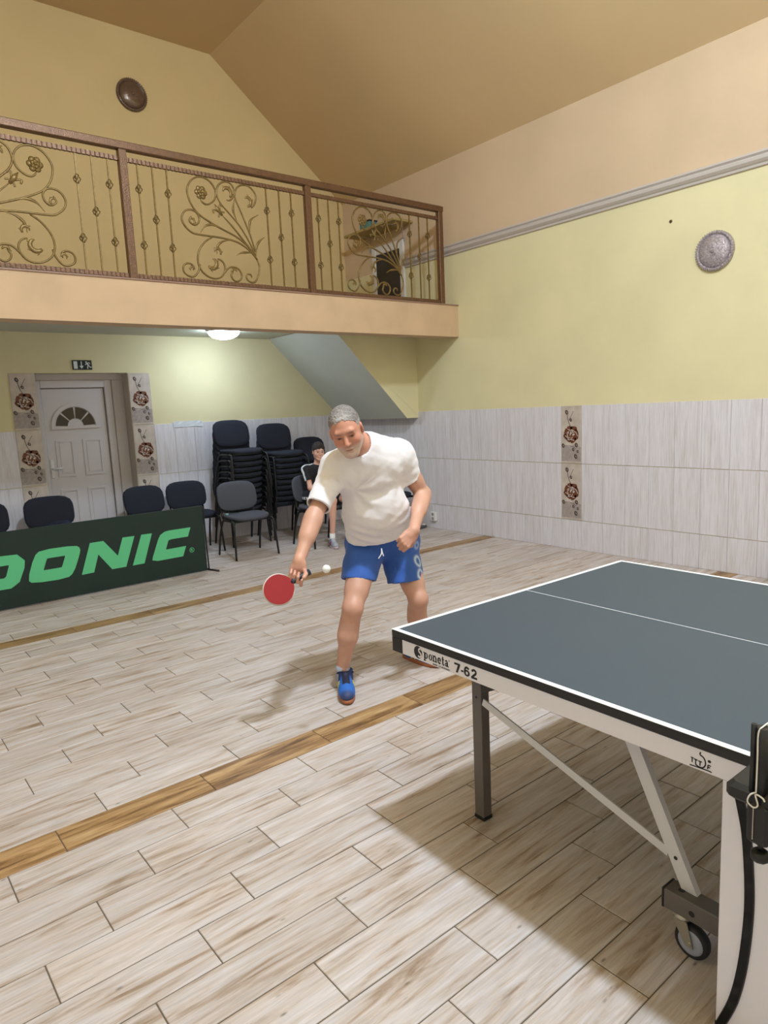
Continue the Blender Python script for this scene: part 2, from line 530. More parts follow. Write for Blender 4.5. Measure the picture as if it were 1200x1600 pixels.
# ------------------------------------------------------------------ right wall
mb = MB()
mb.box(XR, XR + 0.2, YF, YB + 0.25, -0.1, ZM + 0.05)
mb.mi = 1
mb.box(XR, XR + 0.2, YF, YB + 0.25, ZM + 0.05, ZW + 0.2)
wall_right = build(mb, 'wall_right', [M_yellow, M_peach])
tag(wall_right, 'long side wall, tiled below, yellow in the middle, peach above the moulding', 'wall', kind='structure')
TT = 0.008
TW = 0.2525
ROWZ = [(0.0, 0.318), (0.321, 0.922), (0.925, ZT)]
def add_roses(parent, o, ex, ey, ez):
    """rose print of one decor tile (0.25 x 0.6): flat shapes a hair proud of the glaze; o = lower left corner"""
    mb = MB()
    def blob(cx, cy, rx, ry, rot, n=10, mi=0, d=0.0012, wob=0.0):
        mb.mi = mi
        P = []
        for i in range(n):
            a = 2 * PI * i / n
            r = 1 + wob * math.sin(3 * a + rot * 5)
            x = rx * r * math.cos(a); y = ry * r * math.sin(a)
            P.append((cx + x * math.cos(rot) - y * math.sin(rot), cy + x * math.sin(rot) + y * math.cos(rot)))
        mb.prism(P, np.array(o) + np.array(ez) * d, ex, ey, ez, d)
    # grey printed bands
    mb.mi = 3
    mb.prism([(0.004, 0.02), (0.246, 0.02), (0.246, 0.17), (0.17, 0.2), (0.10, 0.175), (0.004, 0.2)], np.array(o) + np.array(ez) * 0.0006, ex, ey, ez, 0.0006)
    blob(0.16, 0.10, 0.05, 0.05, 0.2, 12, 3, 0.0009, 0.12)
    blob(0.06, 0.10, 0.045, 0.055, 0.4, 12, 3, 0.0010, 0.15)
    # rose: petals around a pale heart
    cx, cy = 0.128, 0.305
    for a, rr, rx, ry in ((62, .066, .044, .028), (112, .062, .038, .030), (160, .068, .038, .026), (200, .078, .036, .020), (243, .060, .038, .030), (292, .064, .042, .030), (338, .064, .038, .028), (18, .068, .036, .022)):
        t = math.radians(a)
        blob(cx + rr * math.cos(t), cy + rr * math.sin(t), rx, ry, t + PI / 2 + 0.25, 9, 0, 0.0013, 0.14)
    blob(cx, cy, 0.062, 0.058, 0.0, 14, 0, 0.0014, 0.05)
    def pale(P, w):
        mb.mi = 2
        for a_, b_ in zip(P[:-1], P[1:]):
            dx, dy = b_[0] - a_[0], b_[1] - a_[1]
            l = math.hypot(dx, dy); nx, ny = -dy / l * w, dx / l * w
            mb.prism([(a_[0] - nx, a_[1] - ny), (b_[0] - nx, b_[1] - ny), (b_[0] + nx, b_[1] + ny), (a_[0] + nx, a_[1] + ny)], np.array(o) + np.array(ez) * 0.0019, ex, ey, ez, 0.0019)
    for a0, r0, a1, r1 in ((20, .055, 110, .030), (130, .070, 95, .018), (190, .075, 250, .034), (230, .072, 300, .030), (300, .074, 20, .034), (345, .078, 400, .050), (60, .05, 170, .036)):
        pale([(cx + (r0 + (r1 - r0) * i / 4) * math.cos(math.radians(a0 + (a1 - a0) * i / 4)), cy + (r0 + (r1 - r0) * i / 4) * math.sin(math.radians(a0 + (a1 - a0) * i / 4))) for i in range(5)], 0.0032)
    blob(cx - 0.004, cy + 0.006, 0.020, 0.013, 1.0, 8, 2, 0.0020, 0.3)
    blob(cx + 0.028, cy - 0.004, 0.016, 0.010, 0.4, 8, 2, 0.0020, 0.3)
    blob(cx + 0.004, cy + 0.002, 0.010, 0.007, 0.6, 8, 1, 0.0022, 0.2)
    # buds, stem and leaves
    for bx, by, r in ((.072, .535, .023), (.122, .455, .017), (.026, .185, .022), (.190, .192, .022), (.152, .145, .017), (.206, .125, .015), (.182, .072, .024)):
        blob(bx, by, r * 0.85, r * 1.15, 0.4, 9, 1, 0.0014)
        blob(bx + r * 0.15, by, r * 0.22, r * 0.5, 0.6, 6, 3, 0.0018)
    def stroke(P, w):
        mb.mi = 1
        for a, b in zip(P[:-1], P[1:]):
            dx, dy = b[0] - a[0], b[1] - a[1]
            l = math.hypot(dx, dy); nx, ny = -dy / l * w, dx / l * w
            mb.prism([(a[0] - nx, a[1] - ny), (b[0] - nx, b[1] - ny), (b[0] + nx, b[1] + ny), (a[0] + nx, a[1] + ny)], np.array(o) + np.array(ez) * 0.0011, ex, ey, ez, 0.0011)
    stroke([(.075, .53), (.085, .47), (.10, .42), (.125, .38)], 0.003)
    stroke([(.10, .45), (.13, .50), (.155, .545)], 0.0022)
    stroke([(.03, .187), (.10, .187), (.16, .17), (.185, .15)], 0.002)
    r = build(mb, 'rose_print', [M_rose, M_rosed, M_rosel, M_roseg], parent)
    r['label'] = 'brown rose with buds printed on the tile'
    return r
_tile_cache = {}
def tile(parent, wallside, u0, u1, z0, z1, m, name='tile'):
    """one glazed tile; wallside 'R' (faces -X) or 'B' (faces -Y)"""
    g = 0.0012
    w, h = u1 - u0 - 2 * g, z1 - z0 - 2 * g
    key = (wallside, round(w, 3), round(h, 3), m.name)
    if key not in _tile_cache:
        q = MB()
        if wallside == 'R':
            q.bbox(-TT, 0.0, -w / 2, w / 2, -h / 2, h / 2, 0.0012)
        else:
            q.bbox(-w / 2, w / 2, -TT, 0.0, -h / 2, h / 2, 0.0012)
        _tile_cache[key] = q.mesh('tile', m)
    c = ((XR, (u0 + u1) / 2, (z0 + z1) / 2) if wallside == 'R' else ((u0 + u1) / 2, YB, (z0 + z1) / 2))
    return link(name, _tile_cache[key], parent, c)
SY0, SY1 = 4.240, 4.492         # rose strip on the right wall
cols = []
y = SY0
while y > 1.2:
    cols.append((y - TW, y)); y -= TW
y = SY1
while y < YB - 0.01:
    cols.append((y, min(y + TW, YB - 0.008))); y += TW
for a, b in cols:
    for z0, z1 in ROWZ:
        tile(wall_right, 'R', a, b, z0, z1, M_tile)
tile(wall_right, 'R', SY0, SY1, *ROWZ[0], M_tile)
for z0, z1 in ROWZ[1:]:
    t = tile(wall_right, 'R', SY0, SY1, z0, z1, M_decor, 'decor_tile')
    t['label'] = 'narrow decor tile with a brown rose'
    add_roses(t, (-TT, 0.126, -0.3), (0, -1, 0), (0, 0, 1), (-1, 0, 0))
# unseen stretch of tiles towards the camera
build(MB().box(XR - TT, XR, YF, y if False else cols[16][0] if False else min(c[0] for c in cols) - 0.002, 0.0, ZT), 'tile_dado', M_tile, wall_right)
# moulding with a stepped cornice profile
prof = [(0, 0), (0.018, 0.004), (0.022, 0.022), (0.034, 0.030), (0.052, 0.048), (0.056, 0.070), (0.044, 0.082), (0.060, 0.096), (0.060, 0.112), (0.0, 0.116)]
mb = MB()
ys = (YF, 6.90)
vs = [(XR - a, yy, ZM + b) for yy in ys for a, b in prof]
n = len(prof)
mb.add(vs, [(i, i + 1, n + i + 1, n + i) for i in range(n - 1)] + [tuple(range(n))[::-1], tuple(range(n, 2 * n))])
trim = build(mb, 'trim_1', M_moulding)
tag(trim, 'long stepped lilac-grey moulding running along the side wall', 'moulding', kind='structure')

# ------------------------------------------------------------------ back wall with the door opening
DX0, DX1, DZ = 1.843, 2.842, 2.143
RD = 0.26
mb = MB()
mb.box(XL - 0.2, DX0, YB, YB + 0.25, -0.1, 2.66)
mb.box(DX1, XR, YB, YB + 0.25, -0.1, 2.66)
mb.box(DX0, DX1, YB, YB + 0.25, DZ, 2.66)
mb.mi = 2
mb.box(DX1 - 0.003, DX1 + 0.002, YB + 0.0005, YB + 0.249, 0, DZ)
mb.box(DX0 - 0.002, DX0 + 0.003, YB + 0.0005, YB + 0.249, 0, DZ)
mb.mi = 1
xl2 = XL + (XR - XF)
gab = [(XL - 0.2, 2.66), (XR, 2.66), (XR, ZW + 0.02), (XF, ZC + 0.02), (xl2, ZC + 0.02), (XL - 0.2, ZW + 0.02)]
mb.prism(gab, (0, YB, 0), (1, 0, 0), (0, 0, 1), (0, -1, 0), 0.25)
wall_back = build(mb, 'wall_back', [M_yellow, M_gable, plaster('greige_reveal', (196, 184, 176))])
tag(wall_back, 'end wall, yellow and tiled under the balcony, ochre gable above it', 'wall', kind='structure')
SLX = (1.589, 1.841); SRX = (2.844, 3.100)
x = SLX[0]
bc = []
while x > 0.2:
    bc.append((x - TW, x)); x -= TW
xleft = x
x = SRX[1]
while x < XR - TT - 0.02:
    bc.append((x, min(x + TW, XR - TT - 0.001))); x += TW
for a, b in bc:
    for z0, z1 in ROWZ:
        tile(wall_back, 'B', a, b, z0, z1, M_tile)
build(MB().box(XL, xleft - 0.002, YB - TT, YB, 0, ZT), 'tile_dado', M_tile, wall_back)
for a, b in (SLX, SRX):
    tile(wall_back, 'B', a, b, 0.0, 0.318, M_decor, 'decor_tile')
    for z0, z1 in ((0.321, 0.925), (0.928, 1.532), (1.535, 2.14)):
        t = tile(wall_back, 'B', a, b, z0, z1, M_decor, 'decor_tile')
        t['label'] = 'narrow decor tile with a brown rose'
        add_roses(t, (-0.126, -TT, -0.3), (1, 0, 0), (0, 0, 1), (0, -1, 0))

# left and front walls, out of view, ceiling
wl = build(MB().box(XL - 0.2, XL, YF, YB, -0.1, ZW + 0.2), 'wall_left', M_yellow)
tag(wl, 'yellow side wall out of view to the left', 'wall', kind='structure')
mb = MB()
gf = [(XL - 0.2, -0.1), (XR + 0.2, -0.1), (XR + 0.2, ZW + 0.02), (XF, ZC + 0.02), (xl2, ZC + 0.02), (XL - 0.2, ZW + 0.02)]
mb.prism(gf, (0, YF, 0), (1, 0, 0), (0, 0, 1), (0, 1, 0), 0.2)
wf = build(mb, 'wall_front', M_yellow)
build(MB().box(XL, XR - TT, YF, YF + TT, 0.0, ZT), 'tile_dado', M_tile, wf)  # unseen tiling, added to bounce neutral light into the hall
build(MB().box(XL, XL + TT, YF + TT, YB - TT, 0.0, ZT), 'tile_dado', M_tile, wl)  # also out of view, put in for its pale bounce light
tag(wf, 'yellow end wall behind the viewer', 'wall', kind='structure')
mb = MB()
sec = [(XL - 0.2, ZW - 0.2 * (ZC - ZW) / (XR - XF)), (xl2, ZC), (XF, ZC), (XR + 0.2, ZW - 0.2 * (ZC - ZW) / (XR - XF))]
up = [(x_, z_ + 0.15) for x_, z_ in sec]
mb.prism(sec + up[::-1], (0, YF - 0.2, 0), (1, 0, 0), (0, 0, 1), (0, -1, 0), YB + 0.25 - YF + 0.2)
ce = build(mb, 'ceiling', M_ceil)
tag(ce, 'tan ceiling with a flat middle and sloping sides', 'ceiling', kind='structure')

# ------------------------------------------------------------------ balcony slab, its underside, the stair
YS = 5.976
ZB = 2.78
mb = MB()
mb.box(XL, XR - 0.0, YS, YS + 0.22, 2.405, ZB - 0.012)           # front beam
mb.mi = 1
mb.box(XL, XR, YS + 0.22, 6.75, 2.575, ZB - 0.012)
mb.box(XL, 4.72, 6.75, YB, 2.575, ZB - 0.012)
mb.mi = 2
mb.box(XL, XR - 0.0, YS - 0.012, 6.75, ZB - 0.012, ZB)
mb.box(XL, 4.72, 6.75, YB, ZB - 0.012, ZB)
bal = build(mb, 'balcony', [M_slab, M_under, mat('plum_brown_floor_tile', (150, 118, 104), rough=0.4)])
tag(bal, 'peach concrete balcony slab spanning the end of the hall', 'balcony', kind='structure')
# stair flight: smooth soffit, yellow side, steps on top
poly = [(4.77, 2.58), (5.90, 1.452), (XR, 1.452)]
top = []
nst = 7
for i in range(nst):
    x1_ = XR - (XR - 4.77) * i / nst * 0.98
    z1_ = 1.66 + (ZB - 1.66) * i / nst
    x2_ = XR - (XR - 4.77) * (i + 1) / nst * 0.98
    top += [(x1_, z1_), (x2_, z1_)]
poly2 = poly + top + [(4.77, ZB - 0.15)]
mb = MB()
n = len(poly2)
vs = [(x_, 6.755, z_) for x_, z_ in poly2] + [(x_, YB, z_) for x_, z_ in poly2]
mb.add(vs, [tuple(range(n))])
mb.add(vs, [tuple(range(2 * n - 1, n - 1, -1))])
mb.mi = 1
mb.add(vs, [(0, n, n + 1, 1), (1, n + 1, n + 2, 2)])
mb.mi = 2
mb.add(vs, [(i, i + n, (i + 1) % n + n, (i + 1) % n) for i in range(2, n)])
# thin yellow parapet that closes the side up to the balcony floor
mb.mi = 0
mb.add([(4.77, 6.752, 2.57), (XR, 6.752, 1.46), (XR, 6.752, 2.6), (4.77, 6.752, 2.6), (4.77, 6.80, 2.57), (XR, 6.80, 1.66), (XR, 6.80, 2.6), (4.77, 6.80, 2.6)],
       [(0, 1, 2, 3), (7, 6, 5, 4), (3, 2, 6, 7)])
st = build(mb, 'staircase', [M_yellow, M_soffit, M_slab])
tag(st, 'sloping underside of a stair descending under the balcony to the side wall', 'staircase', kind='structure')
# ------------------------------------------------------------------ door under the balcony
door = thing('door_1', 'white panelled door with a fan window, set deep in the tiled wall', 'door', (0, YB + 0.20, 0), kind='structure')
FX0, FX1, FZ = DX0, DX1, DZ
mb = MB()
mb.bbox(FX0 + 0.001, 1.925, -0.03, 0.05, 0.0, 2.075, 0.006)
mb.bbox(2.618, 2.700, -0.03, 0.05, 0.0, 2.075, 0.006)
mb.bbox(2.707, FX1 - 0.001, -0.02, 0.05, 0.0, 2.075, 0.006)
mb.bbox(1.925, 2.618, -0.03, 0.05, 1.988, 2.075, 0.006)
mb.box(FX0 + 0.001, FX1 - 0.001, -0.015, 0.05, 2.075, DZ)
build(mb, 'frame', M_doorwhite, door)
mb = MB(); mb.box(FX0 + 0.002, FX1 - 0.002, 0.03, 0.049, 0.0, DZ - 0.002)  # dark backing sheet, its colour standing in for shade in the frame gaps
build(mb, 'gap_backing', M_dark, door)
leaf = build(MB().bbox(1.931, 2.611, 0.0, 0.045, 0.012, 1.982, 0.003), 'leaf', M_doorwhite, door)
for (x0, x1) in ((2.022, 2.216), (2.318, 2.53)):
    for (z0, z1) in ((0.985, 1.402), (0.26, 0.838)):
        q = MB()
        out = [(x0, z0), (x1, z0), (x1, z1), (x0, z1)]
        inn = [(x0 + .022, z0 + .022), (x1 - .022, z0 + .022), (x1 - .022, z1 - .022), (x0 + .022, z1 - .022)]
        q.ring_prism(out, inn, (0, -0.008, 0), (1, 0, 0), (0, 0, 1), (0, -1, 0), 0.009)
        inn2 = [(x0 + .04, z0 + .04), (x1 - .04, z0 + .04), (x1 - .04, z1 - .04), (x0 + .04, z1 - .04)]
        q.prism(inn2, (0, -0.005, 0), (1, 0, 0), (0, 0, 1), (0, -1, 0), 0.006)
        build(q, 'raised_panel', M_doorwhite, leaf)
cx, cz = 2.264, 1.555
def arc(rx, rz, n=24, a0=0, a1=180):
    return [(cx + rx * math.cos(math.radians(a0 + (a1 - a0) * i / n)), cz + rz * math.sin(math.radians(a0 + (a1 - a0) * i / n))) for i in range(n + 1)]
q = MB()
q.ring_prism(arc(0.262, 0.262) + [(cx - .262, cz - .028), (cx + .262, cz - .028)], arc(0.222, 0.222) + [(cx - .222, cz + .002), (cx + .222, cz + .002)], (0, -0.014, 0), (1, 0, 0), (0, 0, 1), (0, -1, 0), 0.015)
fw = build(q, 'fan_window_frame', M_doorwhite, leaf)
M_fan = mat('brown_glass', (62, 52, 46), rough=0.12)
for k in range(4):
    a0, a1 = 45 * k + 3, 45 * k + 42
    P = arc(0.214, 0.214, 8, a0, a1) + arc(0.088, 0.088, 4, a1, a0)
    q = MB(); q.prism(P, (0, -0.004, 0), (1, 0, 0), (0, 0, 1), (0, -1, 0), 0.005)
    build(q, 'pane', M_fan, leaf)
q = MB()
q.tube([(1.962, 0.0, 1.085), (1.962, -0.045, 1.085), (2.06, -0.05, 1.087)], 0.009, 8)
q.bbox(1.945, 1.979, -0.009, 0.0, 0.98, 1.19, 0.003)
build(q, 'handle', M_white, leaf)

# ------------------------------------------------------------------ emergency exit sign above the door
M_sign = mat('dark_green_sign', (24, 40, 34), rough=0.4)
sign = thing('exit_sign', 'small dark emergency exit sign with running figure above the door', 'sign', (2.243, YB, 2.178))
build(MB().bbox(0, 0.208, -0.014, 0, 0, 0.104, 0.002), 'plate', M_sign, sign)
M_signw = mat('white_sign_print', (222, 226, 226), rough=0.5)
def flat(name, polys, parent, m, y=-0.0148, t=0.0012):
    q = MB()
    for P in polys:
        q.prism(P, (0, y, 0), (1, 0, 0), (0, 0, 1), (0, -1, 0), t)
    return build(q, name, m, parent)
flat('door_symbol', [[(0.012, 0.010), (0.052, 0.010), (0.052, 0.092), (0.012, 0.092)]], sign, M_signw)
flat('arrow_symbol', [[(0.090, 0.042), (0.100, 0.042), (0.100, 0.092), (0.090, 0.092)], [(0.095, 0.010), (0.118, 0.042), (0.072, 0.042)]], sign, M_signw)
def limb(a, b, w):
    dx, dy = b[0] - a[0], b[1] - a[1]; l = math.hypot(dx, dy); nx, ny = -dy / l * w, dx / l * w
    return [(a[0] - nx, a[1] - ny), (b[0] - nx, b[1] - ny), (b[0] + nx, b[1] + ny), (a[0] + nx, a[1] + ny)]
head = [(0.148 + 0.009 * math.cos(2 * PI * i / 10), 0.083 + 0.009 * math.sin(2 * PI * i / 10)) for i in range(10)]
flat('running_figure', [head, limb((0.153, 0.073), (0.172, 0.045), 0.008), limb((0.152, 0.070), (0.136, 0.052), 0.004), limb((0.160, 0.072), (0.180, 0.078), 0.004), limb((0.180, 0.078), (0.188, 0.062), 0.0035),
                        limb((0.170, 0.046), (0.158, 0.032), 0.005), limb((0.158, 0.032), (0.160, 0.010), 0.005), limb((0.172, 0.046), (0.184, 0.028), 0.005), limb((0.184, 0.028), (0.203, 0.026), 0.005)], sign, M_signw)

# paper strip stuck on the tiles, power socket, power strip on the floor
mb = MB()
pv = []
for i in range(9):
    for j in range(3):
        pv.append((0.375 * i / 8 + rng.uniform(-.003, .003), -TT - 0.002 - rng.uniform(0, 0.006), 0.0375 * j + rng.uniform(-.004, .004)))
mb.add(pv, [(i * 3 + j, i * 3 + 3 + j, i * 3 + 4 + j, i * 3 + 1 + j) for i in range(8) for j in range(2)])
mb.box(0.004, 0.37, -TT - 0.001, -TT, 0.004, 0.07)
o = build(mb, 'paper_strip', mat('white_crumpled_paper', (214, 216, 222), rough=0.6), None, (3.338, YB, 1.478))
tag(o, 'narrow crumpled white paper strip stuck along the tile edge', 'paper')
sock = thing('power_socket', 'white double power socket low on the tiled side wall', 'socket', (XR - TT, 6.505, 0.16))
build(MB().bbox(-0.038, 0, -0.05, 0.05, -0.06, 0.06, 0.006), 'cover', M_white, sock)
for dz in (-0.028, 0.028):
    q = MB(); q.lathe([(0.021, -0.039), (0.019, -0.0385), (0.017, -0.0385)], 16, 'x', (0, 0, dz))
    ou = build(q, 'outlet', mat('socket_grey', (150, 146, 146), rough=0.5), sock)
    q = MB()
    for dy in (-0.009, 0.009):
        q.lathe([(0.0032, -0.0400), (0.0030, -0.0395)], 8, 'x', (0, dy, dz))
    build(q, 'pin_hole', M_black, ou)
ps = thing('power_strip', 'dark grey power strip lying on the floor in the corner', 'power strip', (5.93, 6.62, 0.0), 0.25)
build(MB().bbox(-0.16, 0.12, -0.03, 0.03, 0, 0.035, 0.006), 'housing', mat('dark_grey_plastic', (84, 82, 84), rough=0.5), ps)
build(MB().bbox(0.07, 0.11, -0.018, 0.018, 0.035, 0.052, 0.004), 'plug', M_white, ps)
q = MB(); q.tube(smooth_path([(-0.16, 0, 0.012), (-0.24, 0.03, 0.008), (-0.30, 0.12, 0.008), (-0.28, 0.25, 0.008)], 4), 0.005, 6)
build(q, 'cable', M_black, ps)

# ------------------------------------------------------------------ round glass wall lamps (unlit)
M_glass_d = mat('mottled_smoked_glass', (176, 166, 174), rough=0.12, metal=0.45, noise=(70, 0.45), bump=(110, 1.0), coat=0.5)
M_glass_b = mat('brown_smoked_glass', (112, 88, 72), rough=0.2, metal=0.25, noise=(40, 0.12), bump=(60, 0.25), coat=0.5)
def wall_dish(label, loc, R, axis, m):
    t = thing('wall_lamp', label, 'wall lamp', loc)
    s = -1
    q = MB()
    q.lathe([(R, 0), (R * 1.0, s * 0.014), (R * 0.97, s * 0.026), (R * 0.90, s * 0.034), (R * 0.86, s * 0.030), (R * 0.83, s * 0.022)], 48, axis)
    # knurled rim
    n = 48
    for k in range(n):
        a = 2 * PI * k / n
        c = (0, R * 0.93 * math.cos(a), R * 0.93 * math.sin(a)) if axis == 'x' else (R * 0.93 * math.sin(a), 0, R * 0.93 * math.cos(a))
        d = (s * 0.032, 0, 0) if axis == 'x' else (0, s * 0.032, 0)
        e = tuple(c[i] * 1.07 for i in range(3)); f = tuple(c[i] * 0.93 for i in range(3))
        q.tube([tuple(e[i] + d[i] * 0.75 for i in range(3)), tuple(f[i] + d[i] for i in range(3))], 0.006, 5)
    build(q, 'rim', m, t)
    q = MB()
    q.lathe([(R * 0.84, s * 0.018), (R * 0.80, s * 0.030), (R * 0.66, s * 0.046), (R * 0.45, s * 0.058), (R * 0.2, s * 0.064), (0.004, s * 0.065)], 48, axis)
    build(q, 'glass_dish', m, t)
    q = MB(); q.lathe([(0.018, s * 0.062), (0.016, s * 0.074), (0.006, s * 0.078)], 16, axis)
    build(q, 'knob', m, t)
    return t
wall_dish('round brown glass wall lamp high on the ochre gable', (3.205, YB, 5.235), 0.175, 'y', M_glass_b)
wall_dish('round textured silvery glass wall lamp on the yellow side wall', (XR, 2.900, 2.79), 0.165, 'x', M_glass_d)
# drilled hole with a plug in the wall
pg = thing('wall_plug', 'tiny brown plug hole in the yellow wall below the moulding', 'wall plug', (XR, 3.305, 3.123))
q = MB(); q.lathe([(0.016, 0), (0.015, -0.003), (0.008, -0.003)], 12, 'x'); build(q, 'plug_rim', mat('plug_brown', (120, 96, 62), rough=0.8), pg)
q = MB(); q.lathe([(0.008, -0.0032), (0.007, -0.0036)], 12, 'x'); build(q, 'hole', M_dark, pg)

# ------------------------------------------------------------------ lit dome lamp under the balcony
dome = thing('ceiling_lamp', 'lit white dome lamp on the ceiling under the balcony', 'lamp', (3.74, 7.45, 2.575))
q = MB(); q.lathe([(0.19, 0.0), (0.195, -0.012), (0.185, -0.022)], 40)
build(q, 'base_ring', M_white, dome)
q = MB(); q.lathe([(0.182, -0.016), (0.178, -0.035), (0.160, -0.062), (0.125, -0.085), (0.080, -0.100), (0.035, -0.107), (0.004, -0.108)], 40)
build(q, 'glass_shade', mat('lit_opal_glass', (240, 246, 250), rough=0.4, emit=((214, 235, 255), 160.0)), dome)

# ------------------------------------------------------------------ door and shelf on the balcony
bd = thing('door_2', 'pale framed door with dark glass beside the balcony on the side wall', 'door', (XR, 0, 0), kind='structure')
mb = MB()
mb.bbox(-0.03, 0, 7.47, 7.55, 1.67, 3.73, 0.005); mb.bbox(-0.03, 0, 6.90, 6.98, 1.67, 3.73, 0.005); mb.bbox(-0.03, 0, 6.98, 7.47, 3.63, 3.73, 0.005); mb.bbox(-0.03, 0, 6.98, 7.47, 2.60, 2.72, 0.005)
build(mb, 'frame', M_white, bd)
build(MB().box(-0.02, -0.002, 6.98, 7.47, 2.72, 3.63), 'pane', mat('dark_door_glass', (44, 40, 46), rough=0.15), bd)
build(MB().box(-0.02, -0.002, 6.98, 7.47, 1.67, 2.60), 'panel', M_doorwhite, bd)
sh = thing('wall_shelf', 'olive board shelf above the balcony door seen from below', 'shelf', (XR, 0, 3.90))
build(MB().bbox(-0.32, 0, 6.72, 7.77, -0.015, 0.015, 0.004), 'board', mat('olive_board', (168, 146, 92), rough=0.6, noise=(14, 0.12)), sh)
for yy in (6.9, 7.6):
    q = MB(); q.tube([(-0.26, yy, -0.015), (-0.02, yy, -0.015), (-0.01, yy, -0.2)], 0.008, 6); build(q, 'bracket', M_moulding, sh)
tk = thing('fish_tank', 'small teal glass tank standing on the balcony shelf', 'tank', (5.92, 7.40, 3.915))
build(MB().bbox(-0.07, 0.07, -0.11, 0.11, 0.0, 0.008, 0.002), 'base', M_black, tk)
build(MB().bbox(-0.065, 0.065, -0.105, 0.105, 0.008, 0.10, 0.004), 'body', mat('teal_tank', (84, 132, 136), rough=0.12, noise=(20, 0.2)), tk)
build(MB().bbox(-0.07, 0.07, -0.11, 0.11, 0.10, 0.118, 0.003), 'lid', M_dark, tk)

# ------------------------------------------------------------------ wrought iron balcony railing
M_iron = mat('brown_bronze_iron', (108, 77, 54), rough=0.38, metal=0.35, noise=(40, 0.2), bump=(120, 0.25))
M_iron2 = mat('antique_brass_iron', (124, 100, 56), rough=0.42, metal=0.4, noise=(60, 0.25))
RX0, RZ0, RY = 2.141, 2.79, 5.995
rail = thing('balcony_railing', 'brown wrought iron balcony railing with scrolls and basket balusters', 'railing', (RX0, RY, RZ0))
PX = (-1.75, 0.07, 1.89, 3.71)
build(MB().bbox(-3.84, 3.75, -0.034, 0.034, 1.017, 1.079, 0.006), 'handrail', M_iron, rail)
for x_ in PX:
    q = MB(); q.bbox(x_ - 0.033, x_ + 0.033, -0.028, 0.028, -0.012, 1.018, 0.004)
    build(q, 'post', M_iron, rail)
def twisted_bar(x0, x1, z, h, name, m):
    q = MB()
    n = int((x1 - x0) / 0.012)
    vs = []
    for i in range(n + 1):
        xx = x0 + (x1 - x0) * i / n
        w = h / 2 * (1 + 0.10 * math.sin(2 * PI * i / 3.0))
        vs += [(xx, -w * 0.8, z - w), (xx, w * 0.8, z - w), (xx, w * 0.8, z + w), (xx, -w * 0.8, z + w)]
    fs = []
    for i in range(n):
        for k in range(4):
            a = i * 4 + k; b = i * 4 + (k + 1) % 4
            fs.append((a, b, b + 4, a + 4))
    fs += [(3, 2, 1, 0), tuple(n * 4 + k for k in range(4))]
    q.add(vs, fs)
    return build(q, name, m, rail)
for x0, x1 in ((-1.717, 0.037), (0.103, 1.857), (1.923, 3.677)):
    twisted_bar(x0, x1, 0.945, 0.034, 'upper_bar', M_iron)
    twisted_bar(x0, x1, 0.014, 0.034, 'lower_bar', M_iron)
q = MB(); q.bar((0, 0, 0.03), (0, 0, 0.93), 0.012, 0.012, (0, 1, 0)); bal_me = q.mesh('baluster', M_iron2)
q = MB()
for k in range(4):
    P = []
    for i in range(7):
        t = i / 6; r = 0.023 * math.sin(PI * t) + 0.004; a = k * PI / 2 + t * PI * 0.9
        P.append((r * math.cos(a), r * math.sin(a), -0.036 + 0.072 * t))
    q.tube(P, 0.0048, 5)
bas_me = q.mesh('basket', M_iron2)
SCROLLS = dict(
 S1=[(1.277,.259),(1.218,.345),(1.152,.398),(1.064,.449),(.921,.501),(.805,.549),(.708,.604),(.651,.676),(.626,.748),(.626,.804),(.658,.865),(.709,.906),(.769,.921),(.837,.903),(.882,.858),(.899,.808),(.883,.748),(.841,.708),(.796,.692),(.76,.706),(.746,.733)],
 S2=[(1.267,.289),(1.211,.405),(1.118,.544),(1.013,.649),(.941,.717),(.908,.78),(.909,.828),(.933,.88),(.98,.912),(1.025,.919),(1.068,.897),(1.087,.846),(1.071,.795),(1.034,.76),(1.0,.76)],
 S3=[(1.264,.329),(1.228,.457),(1.179,.582),(1.131,.695),(1.097,.769),(1.091,.827),(1.119,.885),(1.173,.916),(1.243,.914),(1.298,.868),(1.311,.82),(1.289,.762),(1.256,.722)],
 S4=[(1.262,.298),(1.132,.436),(1.048,.526),(.943,.621)],
 S5=[(1.271,.269),(1.216,.324),(1.149,.368),(1.06,.403),(.925,.418),(.815,.42),(.707,.422),(.644,.429),(.585,.469),(.553,.522),(.558,.569),(.593,.612),(.646,.626),(.692,.611),(.717,.572),(.708,.527),(.677,.5),(.646,.505),(.622,.531),(.641,.571)],
 S6=[(.825,.411),(.755,.365),(.695,.291),(.672,.221),(.677,.154),(.71,.098),(.771,.059),(.837,.051),(.895,.074),(.931,.127),(.932,.177),(.907,.214),(.864,.23)],
 S7=[(.926,.111),(.97,.155),(1.022,.17),(1.073,.154),(1.101,.111),(1.088,.064),(1.046,.041),(1.007,.058),(.993,.097),(1.019,.134)],
 S8=[(.689,.164),(.673,.11),(.631,.058),(.587,.049),(.537,.074),(.525,.116),(.544,.151),(.587,.163),(.623,.144),(.619,.105)],
 S9=[(1.277,.259),(1.296,.199),(1.284,.126),(1.248,.061),(1.211,.045),(1.17,.055),(1.149,.084),(1.163,.116),(1.199,.114),(1.203,.089)])
TENDRILS = [[(1.015,.408),(.934,.389),(.88,.349),(.865,.308),(.862,.269)], [(.911,.504),(.835,.521),(.768,.501),(.714,.437)], [(1.264,.319),(1.168,.314),(1.109,.303),(1.054,.273)],
            [(1.26,.278),(1.281,.382),(1.321,.437),(1.373,.474)], [(1.219,.497),(1.219,.567),(1.241,.62),(1.323,.671)], [(1.087,.59),(1.06,.666),(1.064,.715),(1.081,.777)]]
